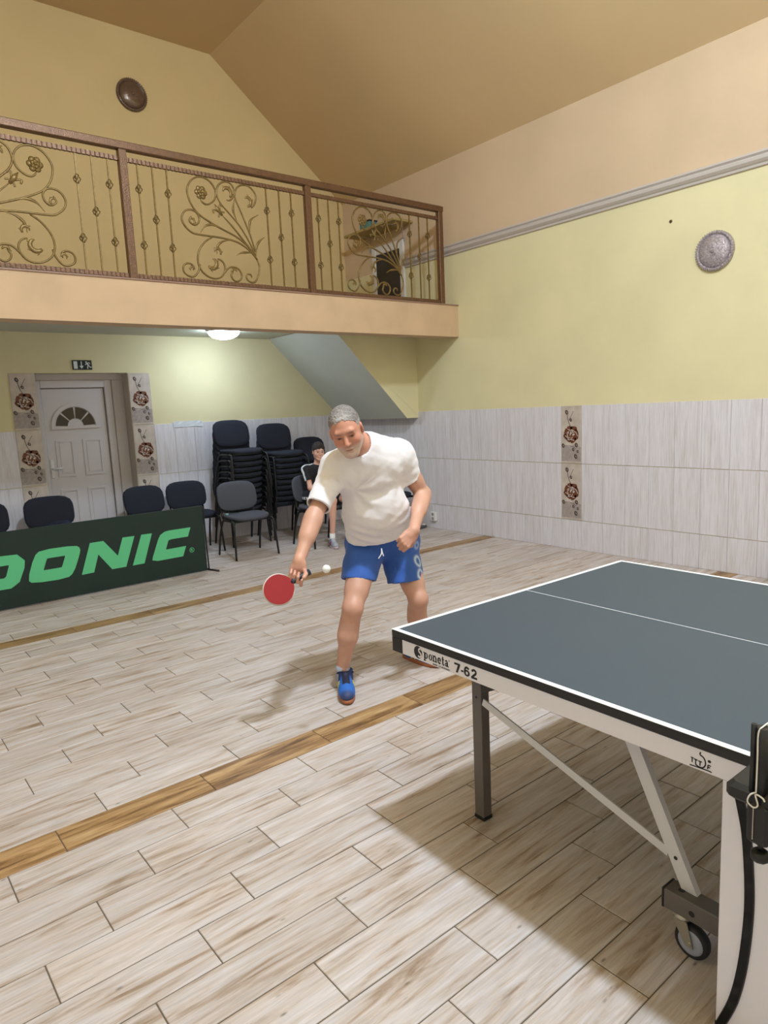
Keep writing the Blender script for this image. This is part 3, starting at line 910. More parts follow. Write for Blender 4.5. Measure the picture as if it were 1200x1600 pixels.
LEAVES = [((1.006, .824), 70, .14), ((1.213, .776), 30, .13), ((.81, .185), -25, .15), ((.869, .289), 80, .10), ((.643, .529), 60, .08), ((.609, .114), 120, .07), ((1.024, .125), 130, .08)]
def leaf_mesh(L):
    """curled acanthus leaf: a thick crescent with small lobes"""
    q = MB()
    R_ = L * 0.34
    n = 12
    P = []; R2 = []
    for i in range(n):
        t = i / (n - 1); a = math.radians(-60 + 230 * t)
        rr = R_ * (1 - 0.25 * t)
        P.append((rr * math.cos(a), -0.004, rr * math.sin(a)))
        R2.append(L * (0.035 + 0.095 * math.sin(PI * (0.12 + 0.88 * t)) ** 0.8) if i < n - 1 else L * 0.02)
    q.tube(P, R2, 8, flat=((0, 1, 0), 0.45))
    for i in (2, 5, 8):
        a = math.radians(-60 + 230 * i / (n - 1))
        p = V(*P[i]); d = V(math.cos(a), 0, math.sin(a))
        q.tube([p, p + d * L * 0.13, p + d * L * 0.2 + V(-math.sin(a), 0, math.cos(a)) * L * 0.10], [L * 0.06, L * 0.05, L * 0.012], 6, flat=((0, 1, 0), 0.45))
    return q.mesh('leaf', M_iron2)
def rose_mesh():
    q = MB()
    for ring, (r, y, nn, s) in enumerate(((0.036, -0.004, 6, 0.026), (0.020, -0.012, 5, 0.018), (0.0, -0.018, 1, 0.012))):
        for k in range(nn):
            a = 2 * PI * k / nn + ring * 0.5
            q.lathe([(0.002, y - 0.009), (s * 0.7, y - 0.006), (s, y), (s * 0.6, y + 0.006), (0.002, y + 0.007)], 10, 'y', (r * math.cos(a), 0, r * math.sin(a)))
    return q.mesh('rosette', M_iron2)
def fleur_mesh():
    q = MB()
    q.tube([(0, 0, -0.06), (0, -0.003, 0), (0, -0.003, 0.055)], [0.012, 0.022, 0.002], 8, flat=((0, 1, 0), 0.4))
    for s in (-1, 1):
        q.tube(smooth_path([(0, 0, -0.03), (s * 0.03, 0, 0.01), (s * 0.052, 0, 0.02), (s * 0.056, 0, -0.005)], 3), 0.009, 6, flat=((0, 1, 0), 0.5))
        q.tube(smooth_path([(0, 0, -0.03), (s * 0.025, 0, -0.04), (s * 0.04, 0, -0.055)], 3), 0.008, 6, flat=((0, 1, 0), 0.5))
    return q.mesh('fleur', M_iron2)
scroll_me = {}
for k, P in SCROLLS.items():
    q = MB()
    sp = smooth_path([(a - 0.98, 0.0, b) for a, b in P], 3)
    q.tube(sp, [0.0085] * (len(sp) - 3) + [0.0075, 0.006, 0.004], 6)
    scroll_me[k] = q.mesh('scroll', M_iron2)
tend_me = []
for P in TENDRILS:
    q = MB()
    sp = smooth_path([(a - 0.98, -0.004, b) for a, b in P], 4)
    n = len(sp)
    q.tube(sp, [0.004 + 0.009 * math.sin(PI * min(1, i / (n - 1) * 1.1)) ** 2 if i < n - 1 else 0.002 for i in range(n)], 6, flat=((0, 1, 0), 0.5))
    tend_me.append(q.mesh('tendril', M_iron2))
leaf_mes = [leaf_mesh(L * 1.0) for _, _, L in LEAVES]
ros_me, fle_me = rose_mesh(), fleur_mesh()
for pc, mir in ((-0.84, -1), (0.98, 1), (2.80, 1)):
    for off, bz in ((-.788, (.729, .276)), (-.66, (.498,)), (-.534, (.731, .278)), (.441, (.723, .273)), (.583, (.495,)), (.716, (.735, .275))):
        b_ = link('baluster', bal_me, rail, (pc + mir * off, 0, 0))
        for z_ in bz:
            link('basket', bas_me, b_, (0, 0, z_))
    def place(me, name, x_=0.0, z_=0.0, ang=0.0):
        o_ = link(name, me, rail, (pc + mir * x_, 0, z_))
        o_.rotation_euler = (0, -math.radians(ang) * mir, 0)
        o_.scale = (mir, 1, 1)
        return o_
    for k in SCROLLS: place(scroll_me[k], 'scroll')
    for t_ in tend_me: place(t_, 'tendril')
    for (lp, ang, L), me in zip(LEAVES, leaf_mes):
        place(me, 'leaf', lp[0] - 0.98, lp[1], ang - 60)
    place(ros_me, 'rosette', .751 - .98, .785)
    place(fle_me, 'fleur', .908 - .98, .664, 38)
# ------------------------------------------------------------------ advertising barrier
M_green = mat('dark_green_barrier_cloth', (18, 38, 32), rough=0.7, noise=(6, 0.08))
M_mint = mat('mint_green_print', (92, 190, 134), rough=0.6)
bar = thing('barrier', 'dark green court barrier with large mint lettering, low in front of the chairs', 'barrier', (0, 6.60, 0))
BX0, BX1, BZ = 0.585, 2.915, 0.692
build(MB().bbox(BX0, BX1, -0.008, 0.008, 0.012, BZ, 0.004), 'panel', M_green, bar)
BL = dict(
 D=([(.86,.19),(1.094,.189),(1.165,.234),(1.216,.351),(1.226,.416),(1.171,.479),(.975,.487)], [(.935,.288),(1.05,.288),(1.066,.302),(1.095,.385),(1.10,.393),(1.085,.397),(.975,.397)]),
 O=([(1.229,.235),(1.267,.198),(1.555,.190),(1.616,.232),(1.682,.388),(1.697,.447),(1.659,.482),(1.36,.486),(1.301,.437)], [(1.365,.300),(1.368,.300),(1.515,.300),(1.521,.303),(1.558,.396),(1.556,.402),(1.55,.402),(1.41,.402),(1.403,.398)]),
 N=([(1.682,.197),(1.783,.482),(1.905,.482),(2.023,.320),(2.084,.487),(2.197,.485),(2.091,.200),(1.958,.200),(1.847,.363),(1.792,.200)], None),
 I=([(2.154,.200),(2.264,.487),(2.369,.485),(2.268,.201)], None),
 C=([(2.768,.487),(2.733,.397),(2.556,.396),(2.527,.388),(2.493,.301),(2.705,.303),(2.665,.203),(2.403,.201),(2.348,.216),(2.358,.252),(2.424,.411),(2.45,.455),(2.497,.481),(2.54,.487)], None))
def chaikin(P):
    out = []
    for i in range(len(P)):
        a, b = P[i], P[(i + 1) % len(P)]
        out += [(a[0] * .75 + b[0] * .25, a[1] * .75 + b[1] * .25), (a[0] * .25 + b[0] * .75, a[1] * .25 + b[1] * .75)]
    return out
for k, (outl, hole) in BL.items():
    if k == 'O':
        outl, hole = chaikin(outl), chaikin(hole)
    q = MB()
    if hole:
        q.ring_prism(outl, hole, (0, -0.0095, 0), (1, 0, 0), (0, 0, 1), (0, -1, 0), 0.0015)
    else:
        q.prism(outl, (0, -0.0095, 0), (1, 0, 0), (0, 0, 1), (0, -1, 0), 0.0015)
    build(q, 'letter', M_mint, bar)
def circ(cx_, cz_, r, n=20):
    return [(cx_ + r * math.cos(2 * PI * i / n), cz_ + r * math.sin(2 * PI * i / n)) for i in range(n)]
q = MB()
q.ring_prism(circ(2.762, .252, .026), circ(2.762, .252, .0215), (0, -0.0095, 0), (1, 0, 0), (0, 0, 1), (0, -1, 0), 0.0015)
for P in (limb((2.753, .238), (2.753, .266), .0025), limb((2.753, .265), (2.766, .263), .0025), limb((2.766, .263), (2.766, .253), .0025), limb((2.766, .253), (2.753, .252), .0025), limb((2.760, .252), (2.771, .238), .0025)):
    q.prism(P, (0, -0.0095, 0), (1, 0, 0), (0, 0, 1), (0, -1, 0), 0.0015)
build(q, 'registered_mark', M_mint, bar)
for xx in (BX1 - 0.004, BX0 + 0.004):
    s = 1 if xx > 1.5 else -1
    q = MB()
    q.tube(smooth_path([(xx - s * 0.10, 0.02, BZ - 0.012), (xx - s * 0.01, 0.02, BZ - 0.012), (xx + s * 0.018, 0.018, BZ - 0.05), (xx + s * 0.024, 0.016, 0.3), (xx + s * 0.03, 0.014, 0.012)], 4), 0.008, 8)
    sup = build(q, 'support_leg', M_black, bar)
    q = MB(); q.tube([(xx + s * 0.03, 0.20, 0.011), (xx + s * 0.03, 0.02, 0.011), (xx + s * 0.075, -0.12, 0.011)], 0.0095, 8)
    build(q, 'foot', M_black, bar)

# ------------------------------------------------------------------ upholstered stacking chairs
M_fab = mat('charcoal_navy_fabric', (42, 44, 54), rough=0.95, noise=(220, 0.12), bump=(500, 0.15), spec=0.2)
M_fabg = mat('grey_fabric', (80, 81, 90), rough=0.95, noise=(220, 0.12), bump=(500, 0.15), spec=0.2)
M_shell = mat('black_plastic_shell', (26, 26, 28), rough=0.4)
M_tube = mat('black_steel_tube', (20, 20, 22), rough=0.35)
def pad_mesh(name, w, h, t, m, bend, pow_=3.6, n=28, domed=True):
    """cushion: rounded outline, soft edges; bend(u, v, d) -> xyz maps width, height, depth"""
    prof = [(0.90, -t * 0.5), (0.98, -t * 0.35), (1.0, 0.0), (0.985, t * 0.3), (0.92, t * 0.46), (0.70, t * 0.52), (0.35, t * 0.55)]
    q = MB()
    vs = []
    for s, d in prof:
        for k in range(n):
            a = 2 * PI * k / n
            ca, sa = math.cos(a), math.sin(a)
            r = (abs(ca) ** pow_ + abs(sa) ** pow_) ** (-1 / pow_)
            vs.append(bend(w / 2 * r * ca * s, h / 2 * r * sa * s, d))
    fs = []
    for i in range(len(prof) - 1):
        for k in range(n):
            a = i * n + k; b = i * n + (k + 1) % n
            fs.append((a, b, b + n, a + n))
    fs.append(tuple(range(n - 1, -1, -1)))
    fs.append(tuple((len(prof) - 1) * n + k for k in range(n)))
    q.add(vs, fs, True)
    return q.mesh(name, m)
def back_bend(u, v, d):
    # u width, v height (up), d depth toward front (-y)
    yy = 0.205 + 0.20 * v - 0.22 * u * u * 1.6
    return (u, yy - d + 0.03, 0.665 + v)
def seat_bend(u, v, d):
    # v: depth toward the front, d up
    zz = 0.452 + d - 0.05 * max(0, v - 0.10) ** 2 * 20 + 0.12 * u * u
    return (u, -v, zz)
def chair_meshes(fab):
    M = {}
    M['seat'] = pad_mesh('seat', 0.475, 0.42, 0.048, fab, seat_bend)
    M['seat_shell'] = pad_mesh('seat_shell', 0.455, 0.40, 0.02, M_shell, lambda u, v, d: seat_bend(u, v, d - 0.026))
    M['backrest'] = pad_mesh('backrest', 0.49, 0.335, 0.045, fab, back_bend)
    M['back_shell'] = pad_mesh('back_shell', 0.47, 0.315, 0.018, M_shell, lambda u, v, d: back_bend(u, v, -d - 0.024))
    for s, nm in ((-1, 'L'), (1, 'R')):
        q = MB(); q.tube(smooth_path([(s * 0.262, -0.235, 0.0), (s * 0.252, -0.215, 0.2), (s * 0.245, -0.195, 0.38), (s * 0.235, -0.165, 0.415), (s * 0.225, -0.10, 0.42)], 4), 0.0145, 8, flat=((1, 0, 0), 0.8))
        M['fleg' + nm] = q.mesh('leg', M_tube)
        q = MB(); q.tube(smooth_path([(s * 0.258, 0.245, 0.0), (s * 0.252, 0.20, 0.2), (s * 0.244, 0.13, 0.37), (s * 0.235, 0.08, 0.415), (s * 0.225, -0.10, 0.42)], 4), 0.0145, 8, flat=((1, 0, 0), 0.8))
        M['rleg' + nm] = q.mesh('leg', M_tube)
        q = MB(); q.tube(smooth_path([(s * 0.20, 0.02, 0.415), (s * 0.20, 0.16, 0.415), (s * 0.20, 0.205, 0.44), (s * 0.20, 0.225, 0.50), (s * 0.198, 0.262, 0.72)], 4), 0.011, 8)
        M['up' + nm] = q.mesh('upright', M_tube)
    q = MB(); q.tube([(-0.23, 0.09, 0.412), (0.23, 0.09, 0.412)], 0.010, 8); q.tube([(-0.23, -0.14, 0.412), (0.23, -0.14, 0.412)], 0.010, 8)
    M['cross'] = q.mesh('crossbar', M_tube)
    return M
CH_D, CH_G = chair_meshes(M_fab), chair_meshes(M_fabg)
def chair(label, loc, rz=0.0, M=CH_D, group=None, name='stacking_chair'):
    t = thing(name, label, 'chair', loc, rz, group)
    for k, nm in (('seat', 'seat'), ('seat_shell', 'seat_shell'), ('backrest', 'backrest'), ('back_shell', 'back_shell'), ('flegL', 'leg'), ('flegR', 'leg'), ('rlegL', 'leg'), ('rlegR', 'leg'), ('upL', 'upright'), ('upR', 'upright'), ('cross', 'crossbar')):
        link(nm, M[k], t)
    return t
G = 'chairs standing along the end wall'
chair('dark chair cut off by the left edge of the photo', (1.13, 7.62, 0), 0.05, group=G)
chair('dark chair behind the barrier with a folded jacket on its seat', (1.735, 7.62, 0), -0.06, group=G)
chair('dark chair just right of the door, half hidden by the barrier', (2.80, 7.66, 0), 0.10, group=G)
chair('dark chair between the door-side chair and the grey front chair', (3.29, 7.70, 0), -0.08, group=G)
chair('grey chair standing alone in front of the tall stack', (3.625, 7.02, 0), -0.05, CH_G, group=G)
chair('grey chair the boy is sitting on', (4.545, 6.87, 0), 0.0, CH_G, group=G)
chair('dark chair against the side wall, hidden behind the player', (5.74, 6.95, 0), 0.0, group=G)
ORD = ['bottom', 'second from bottom', 'third from bottom', 'fourth from bottom', 'fifth from bottom', 'sixth from bottom', 'seventh from bottom', 'eighth from bottom', 'ninth from bottom', 'tenth from bottom', 'eleventh from bottom']
for nm, x_, y_, n_, rz in (('tallest stack, nearest the door', 3.945, 7.76, 11, 0.03), ('middle stack', 4.545, 7.76, 10, -0.03), ('low stack behind the boy', 5.13, 7.78, 7, 0.02)):
    for i in range(n_):
        w = ORD[i] if i < n_ - 1 else 'top'
        chair('%s chair of the %s' % (w, nm), (x_ + 0.004 * (i % 3 - 1), y_ - 0.012 * i, 0.0705 * i), rz + 0.006 * ((i * 7) % 3 - 1), group='stacked chairs by the end wall')
# folded jacket on a chair
q = MB()
nv = 10
vs = []
for j in range(nv):
    for i in range(14):
        u = i / 13 * 2 - 1; v = j / (nv - 1) * 2 - 1
        r = max(abs(u), abs(v)) ** 4
        z_ = 0.475 + 0.12 * (1 - r) * (0.75 + 0.25 * math.sin(5 * u + 2 * v)) + 0.01 * math.sin(9 * u * v + 3)
        vs.append((0.02 + 0.20 * u, 0.02 + 0.16 * v, z_))
fs = [(j * 14 + i, j * 14 + i + 1, j * 14 + 15 + i, j * 14 + 14 + i) for j in range(nv - 1) for i in range(13)]
b0 = len(vs)
vs += [(v_[0], v_[1], 0.472) for v_ in vs]
ed = [j * 14 + i for j, i in [(0, i) for i in range(14)] + [(j, 13) for j in range(1, nv)] + [(nv - 1, i) for i in range(12, -1, -1)] + [(j, 0) for j in range(nv - 2, 0, -1)]]
fs += [(ed[k], b0 + ed[k], b0 + ed[(k + 1) % len(ed)], ed[(k + 1) % len(ed)]) for k in range(len(ed))]
fs += [(b0 + a, b0 + d, b0 + c, b0 + b) for a, b, c, d in [(j * 14 + i, j * 14 + i + 1, j * 14 + 15 + i, j * 14 + 14 + i) for j in range(nv - 1) for i in range(13)]]
q.add(vs, fs, True)
jk = build(q, 'jacket', mat('navy_jacket_cloth', (26, 32, 56), rough=0.85, noise=(20, 0.2), bump=(30, 0.5)), None, (1.735, 7.60, 0.0))
tag(jk, 'folded navy jacket lying on a chair behind the barrier', 'jacket')
# strap with buckle on the grey chair seat
q = MB(); q.tube(smooth_path([(-0.17, 0.10, 0.485), (-0.12, 0.06, 0.492), (-0.05, 0.09, 0.488), (0.0, 0.12, 0.487)], 4), 0.006, 6, flat=((0, 0, 1), 0.4))
stp = thing('lanyard', 'dark strap with a pale clip lying on the grey chair seat', 'strap', (3.60, 7.0, 0.0))
build(q, 'strap', M_black, stp)
build(MB().bbox(-0.185, -0.15, 0.09, 0.125, 0.478, 0.492, 0.003), 'clip', mat('pale_clip', (150, 196, 196), rough=0.4), stp)

# ------------------------------------------------------------------ table tennis table
M_top = mat('blue_grey_table_paint', (62, 74, 86), rough=0.5, noise=(3, 0.02), spec=0.5)
M_line = mat('white_line_paint', (236, 238, 244), rough=0.45)
M_edge = mat('black_table_edge', (26, 25, 27), rough=0.5)
M_apron = mat('white_steel_apron', (232, 228, 236), rough=0.4)
M_legg = mat('taupe_grey_leg_paint', (98, 91, 86), rough=0.42)
M_whs = mat('white_steel_strut', (212, 208, 208), rough=0.4)
M_print = mat('black_print', (20, 19, 20), rough=0.5)
table = thing('table_tennis_table', 'blue-grey table tennis table with white lines, white apron and steel legs', 'table', (1.5803, 1.9513, 0), -0.01664)
HL = 1.37; GAP = 0.04; WID = 1.525
def half(sgn, y_end, y_mid):
    """one half; y_end: end line, y_mid: at the net"""
    ya, yb = min(y_end, y_mid), max(y_end, y_mid)
    top = build(MB().bbox(0, WID, ya, yb, 0.730, 0.7595, 0.003), 'tabletop', M_edge, table)
    build(MB().box(0.001, WID - 0.001, ya + 0.001, yb - 0.001, 0.7590, 0.7600), 'playing_surface', M_top, top)
    t0, t1 = 0.7600, 0.7604
    for nm, bx in (('side_line', (0.0, 0.02, ya, yb)), ('side_line', (WID - 0.02, WID, ya, yb)), ('end_line', (0.02, WID - 0.02, y_end - 0.02, y_end) if sgn > 0 else (0.02, WID - 0.02, y_end, y_end + 0.02)), ('centre_line', (WID / 2 - 0.0018, WID / 2 + 0.0018, ya + (0 if sgn > 0 else 0.02), yb - (0.02 if sgn > 0 else 0)))):
        build(MB().box(bx[0], bx[1], bx[2], bx[3], t0 - 0.0008, t1), nm, M_line, top)
    e = -sgn
    # apron: two long sides and the end, black corner caps
    cl = 0.058
    for x0, x1 in ((0.004, 0.026), (WID - 0.026, WID - 0.004)):
        y0_, y1_ = sorted((y_end + e * cl, y_mid))
        ap = build(MB().box(x0, x1, y0_, y1_, 0.675, 0.730), 'apron', M_apron, table)
        y0_, y1_ = sorted((y_end + e * 0.0, y_end + e * cl))
        build(MB().bbox(x0 - 0.003, x1 + 0.003, y0_, y1_, 0.674, 0.731, 0.002), 'corner_cap', M_edge, table)
    y0_, y1_ = sorted((y_end + e * 0.004, y_end + e * 0.026))
    build(MB().box(0.03, WID - 0.03, y0_, y1_, 0.675, 0.730), 'apron', M_apron, table)
    # legs with foot caps, top bracket, struts
    for lx in (0.222, WID - 0.222):
        ly = y_end + e * 0.245
        lg = build(MB().bbox(lx - 0.022, lx + 0.022, ly - 0.024, ly + 0.024, 0.012, 0.675, 0.002), 'leg', M_legg, table)
        build(MB().bbox(lx - 0.024, lx + 0.024, ly - 0.026, ly + 0.026, 0.0, 0.016, 0.002), 'foot_cap', M_black, lg)
        q = MB(); q.lathe([(0.005, -0.0235), (0.004, -0.022)], 10, 'x', (lx, ly, 0.50)); build(q, 'bolt_hole', M_black, lg)
        q = MB(); q.bar((lx, ly + e * 0.02, 0.535), (lx + 0.0, ly + e * 0.26, 0.66), 0.04, 0.03); build(q, 'hinge_bracket', M_edge, table)
        sx = 0.205 if lx < 0.7 else WID - 0.205
        q = MB(); q.bar((sx, ly + e * 0.03, 0.49), (sx, y_end + e * 1.015, 0.262), 0.006, 0.028); build(q, 'strut', M_whs, table)
        bx = 0.188 if lx < 0.7 else WID - 0.188
        q = MB(); q.bar((bx, y_end + e * 0.86, 0.675), (bx, y_end + e * 1.105, 0.165), 0.022, 0.042); bb = build(q, 'support_arm', M_whs, table)
        q = MB(); q.lathe([(0.006, -0.012), (0.005, -0.0115)], 10, 'x', (bx, y_end + e * 1.052, 0.275)); build(q, 'bolt_hole', M_black, bb)
half(1, 0.0, -HL)
half(-1, -2 * HL - 2 * GAP, -HL - 2 * GAP)
YN = -HL - GAP
# rolling undercarriage: beams along the table with castors
for bx, out in ((0.172, -1), (WID - 0.172, 1)):
    beam = build(MB().bbox(bx - 0.03, bx + 0.03, YN - 0.375, YN + 0.375, 0.128, 0.188, 0.003), 'base_beam', M_legg, table)
    for s in (-1, 1):
        y0_, y1_ = sorted((YN + s * 0.372, YN + s * 0.380))
        build(MB().bbox(bx - 0.031, bx + 0.031, y0_, y1_, 0.127, 0.189, 0.002), 'end_cap', M_black, beam)
        q = MB(); q.lathe([(0.009, out * 0.0305), (0.008, out * 0.0308)], 12, 'x', (bx, YN + s * 0.29, 0.155)); q.lathe([(0.010, 0.1885), (0.009, 0.1888)], 12, 'z', (bx, YN + s * 0.335, 0)); build(q, 'bolt_hole', M_black, beam)
        wy = YN + s * 0.30
        q = MB(); q.lathe([(0.028, -0.016), (0.036, -0.0155), (0.0375, -0.012), (0.040, -0.010), (0.040, 0.010), (0.0375, 0.012), (0.036, 0.0155), (0.028, 0.016)], 28, 'x', (bx, wy, 0.05))
        hub = build(q, 'castor_hub', mat('grey_castor_hub', (156, 160, 176), rough=0.4), table)
        q = MB()
        q.lathe([(0.040, -0.014), (0.047, -0.013), (0.05, -0.006), (0.05, 0.006), (0.047, 0.013), (0.040, 0.014)], 28, 'x', (bx, wy, 0.05))
        build(q, 'castor_tyre', mat('black_rubber', (34, 34, 38), rough=0.7), table)
        q = MB()
        for sx in (-0.02, 0.02):
            q.add([(bx + sx, wy - 0.012, 0.04), (bx + sx, wy + 0.012, 0.04), (bx + sx, wy + s * 0.03 + 0.022, 0.112), (bx + sx, wy + s * 0.03 - 0.022, 0.112),
                   (bx + sx * 1.12, wy - 0.012, 0.04), (bx + sx * 1.12, wy + 0.012, 0.04), (bx + sx * 1.12, wy + s * 0.03 + 0.022, 0.112), (bx + sx * 1.12, wy + s * 0.03 - 0.022, 0.112)],
                  [(0, 1, 2, 3), (7, 6, 5, 4), (0, 4, 5, 1), (1, 5, 6, 2), (2, 6, 7, 3), (3, 7, 4, 0)])
        q.lathe([(0.024, 0.108), (0.026, 0.112), (0.026, 0.118), (0.022, 0.120), (0.022, 0.128)], 18, 'z', (bx, wy + s * 0.03, 0))
        q.lathe([(0.007, -0.026), (0.007, 0.026)], 8, 'x', (bx, wy, 0.05))
        build(q, 'castor_fork', mat('zinc_steel', (172, 168, 156), rough=0.32, metal=0.7), table)
# side panels with a curved black stripe around the net
for x0, x1, sd in ((0.004, 0.012, -1), (WID - 0.012, WID - 0.004, 1)):
    pn = build(MB().bbox(x0, x1, YN - 0.152, YN + 0.152, 0.012, 0.675, 0.002), 'side_panel', M_apron, table)
    build(MB().box(x0 - 0.001, x1 + 0.001, YN - 0.153, YN + 0.153, 0.004, 0.013), 'panel_edge', M_black, pn)
    for s in (-1, 1):
        Pc = smooth_path([(s * 0.117, 0.672), (s * 0.100, 0.60), (s * 0.090, 0.54), (s * 0.081, 0.42), (s * 0.082, 0.32), (s * 0.092, 0.20), (s * 0.110, 0.10), (s * 0.138, 0.016)], 4)
        q = MB()
        for a, b in zip(Pc[:-1], Pc[1:]):
            xs = x0 - 0.0004 if sd < 0 else x1 + 0.0004
            q.add([(xs, YN + a[0] - 0.012, a[1]), (xs, YN + a[0] + 0.012, a[1]), (xs, YN + b[0] + 0.012, b[1]), (xs, YN + b[0] - 0.012, b[1]),
                   (xs + sd * 0.005, YN + a[0] - 0.010, a[1]), (xs + sd * 0.005, YN + a[0] + 0.010, a[1]), (xs + sd * 0.005, YN + b[0] + 0.010, b[1]), (xs + sd * 0.005, YN + b[0] - 0.010, b[1])],
                  [(4, 5, 6, 7), (7, 6, 5, 4), (0, 4, 7, 3), (1, 2, 6, 5)])
        build(q, 'stripe', M_black, pn)
# printing on the near apron: x = 0.004 plane, reading towards -y
AX = 0.004
def apr(name, polys, holes=None, m=M_print):
    """polygons given as (distance from the end, height)"""
    q = MB()
    for P in polys:
        q.prism([(d, z_) for d, z_ in P], (AX - 0.0008, 0, 0), (0, -1, 0), (0, 0, 1), (-1, 0, 0), 0.001)
    for o_, i_ in (holes or []):
        q.ring_prism(o_, i_, (AX - 0.0008, 0, 0), (0, -1, 0), (0, 0, 1), (-1, 0, 0), 0.001)
    return build(q, name, m, table)
def stroke_polys(P, w):
    return [limb(a, b, w) for a, b in zip(P[:-1], P[1:])]
def ell(cx_, cz_, rx, rz, n=16, a0=0, a1=360):
    return [(cx_ + rx * math.cos(math.radians(a0 + (a1 - a0) * i / n)), cz_ + rz * math.sin(math.radians(a0 + (a1 - a0) * i / n))) for i in range(n if a1 - a0 == 360 else n + 1)]
# logo disc with a pale S
apr('logo_disc', [ell(0.148, 0.704, 0.0225, 0.0235, 24)])
q = MB()
Sp = smooth_path([(0.170, 0.716), (0.162, 0.721), (0.153, 0.716), (0.154, 0.708), (0.163, 0.702), (0.165, 0.694), (0.157, 0.688), (0.148, 0.691)], 3)
for P in stroke_polys(Sp, 0.0032):
    q.prism(P, (AX - 0.0014, 0, 0), (0, -1, 0), (0, 0, 1), (-1, 0, 0), 0.001)
build(q, 'logo_letter', M_apron, table)
def word_poneta(d0, z0, h):
    """bold serif lowercase letters drawn with strokes"""
    W = []
    s = h * 0.13; t = h * 0.07
    def stem(d, a, b): W.append([(d - s, a), (d + s, a), (d + s, b), (d - s, b)])
    def serif(d, z_): W.append([(d - 2.0 * s, z_ - t), (d + 2.0 * s, z_ - t), (d + 2.0 * s, z_ + t), (d - 2.0 * s, z_ + t)])
    H = []
    d = d0
    pitch = h * 1.02
    # p
    stem(d, z0 - h * 0.35, z0 + h); serif(d, z0 - h * 0.32); serif(d - s * 0.6, z0 + h * 0.95)
    H.append((ell(d + h * .34, z0 + h * .5, h * .38, h * .52), ell(d + h * .34, z0 + h * .5, h * .13, h * .38)))
    d += pitch * 1.12
    # o
    H.append((ell(d + h * .22, z0 + h * .5, h * .42, h * .52), ell(d + h * .22, z0 + h * .5, h * .16, h * .40)))
    d += pitch * 0.92
    # n
    stem(d, z0, z0 + h); serif(d, z0 + t); serif(d - s * .5, z0 + h * .95)
    W.extend(stroke_polys([(d, z0 + h * .8), (d + h * .25, z0 + h * .98), (d + h * .48, z0 + h * .88), (d + h * .55, z0 + h * .7)], t * 1.6))
    stem(d + h * .55, z0, z0 + h * .75); serif(d + h * .55, z0 + t)
    d += pitch * 1.12
    # e
    W.extend(stroke_polys(ell(d + h * .18, z0 + h * .5, h * .30, h * .42, 14, 0, 320), s * 0.95)); W.append([(d - h * .1, z0 + h * .45), (d + h * .48, z0 + h * .45), (d + h * .48, z0 + h * .57), (d - h * .1, z0 + h * .57)])
    d += pitch * 0.86
    # t
    stem(d + h * .1, z0 + h * .08, z0 + h * 1.35); W.append([(d - h * .14, z0 + h * .88), (d + h * .40, z0 + h * .88), (d + h * .40, z0 + h), (d - h * .14, z0 + h)])
    W.extend(stroke_polys([(d + h * .1, z0 + h * .10), (d + h * .25, z0 + h * .04), (d + h * .42, z0 + h * .14)], t * 1.4))
    d += pitch * 0.62
    # a
    stem(d + h * .46, z0, z0 + h * .75); W.extend(stroke_polys([(d + h * .02, z0 + h * .8), (d + h * .2, z0 + h * .96), (d + h * .38, z0 + h * .9), (d + h * .46, z0 + h * .7)], t * 1.5))
    H.append((ell(d + h * .2, z0 + h * .3, h * .27, h * .3), ell(d + h * .2, z0 + h * .3, h * .08, h * .17)))
    serif(d + h * .5, z0 + t)
    return W, H, d + h * .7
W_, H_, dend = word_poneta(0.184, 0.6905, 0.0228)
apr('brand_lettering', W_, H_)
apr('registered_mark', [], [(ell(dend + 0.004, 0.715, 0.003, 0.003, 10), ell(dend + 0.004, 0.715, 0.0022, 0.0022, 10))])
# MADE IN GERMANY in tiny block strokes
GL = dict(M=[[(0,0),(0,1),(.4,.4),(.8,1),(.8,0)]], A=[[(0,0),(.4,1),(.8,0)],[(.2,.35),(.6,.35)]], D=[[(0,0),(0,1),(.5,.85),(.6,.5),(.5,.15),(0,0)]], E=[[(.6,0),(0,0),(0,1),(.6,1)],[(0,.5),(.5,.5)]], I=[[(.2,0),(.2,1)]], N=[[(0,0),(0,1),(.7,0),(.7,1)]], G=[[(.7,.85),(.35,1),(0,.5),(.35,0),(.7,.2),(.7,.5),(.4,.5)]], R=[[(0,0),(0,1),(.55,.9),(.55,.6),(0,.5),(.6,0)]], Y=[[(0,1),(.35,.5),(.7,1)],[(.35,.5),(.35,0)]])
d = 0.228
W_ = []
for ch in 'MADE IN GERMANY':
    if ch == ' ':
        d += 0.003; continue
    for P in GL[ch]:
        W_ += stroke_polys([(d + a * 0.0052, 0.6785 + b * 0.0052) for a, b in P], 0.0006)
    d += 0.0064
apr('origin_lettering', W_)
# 7-62
z0, h_ = 0.684, 0.034
d = 0.338
W_ = [[(d, z0 + h_), (d + .028, z0 + h_), (d + .028, z0 + h_ * .80), (d, z0 + h_ * .80)], [(d + .028, z0 + h_ * .82), (d + .0155, z0), (d + .0065, z0), (d + .0175, z0 + h_ * .82)],
      [(d + .032, z0 + h_ * .28), (d + .044, z0 + h_ * .28), (d + .044, z0 + h_ * .45), (d + .032, z0 + h_ * .45)]]
H_ = []
d6 = d + 0.060
H_.append((ell(d6, z0 + h_ * .33, .0135, h_ * .34), ell(d6, z0 + h_ * .33, .0055, h_ * .17)))
W_ += stroke_polys(smooth_path([(d6 - .0095, z0 + h_ * .33), (d6 - .0092, z0 + h_ * .62), (d6 - .005, z0 + h_ * .86), (d6 + .002, z0 + h_ * .91), (d6 + .0095, z0 + h_ * .78)], 3), .0038)
d2 = d + 0.094
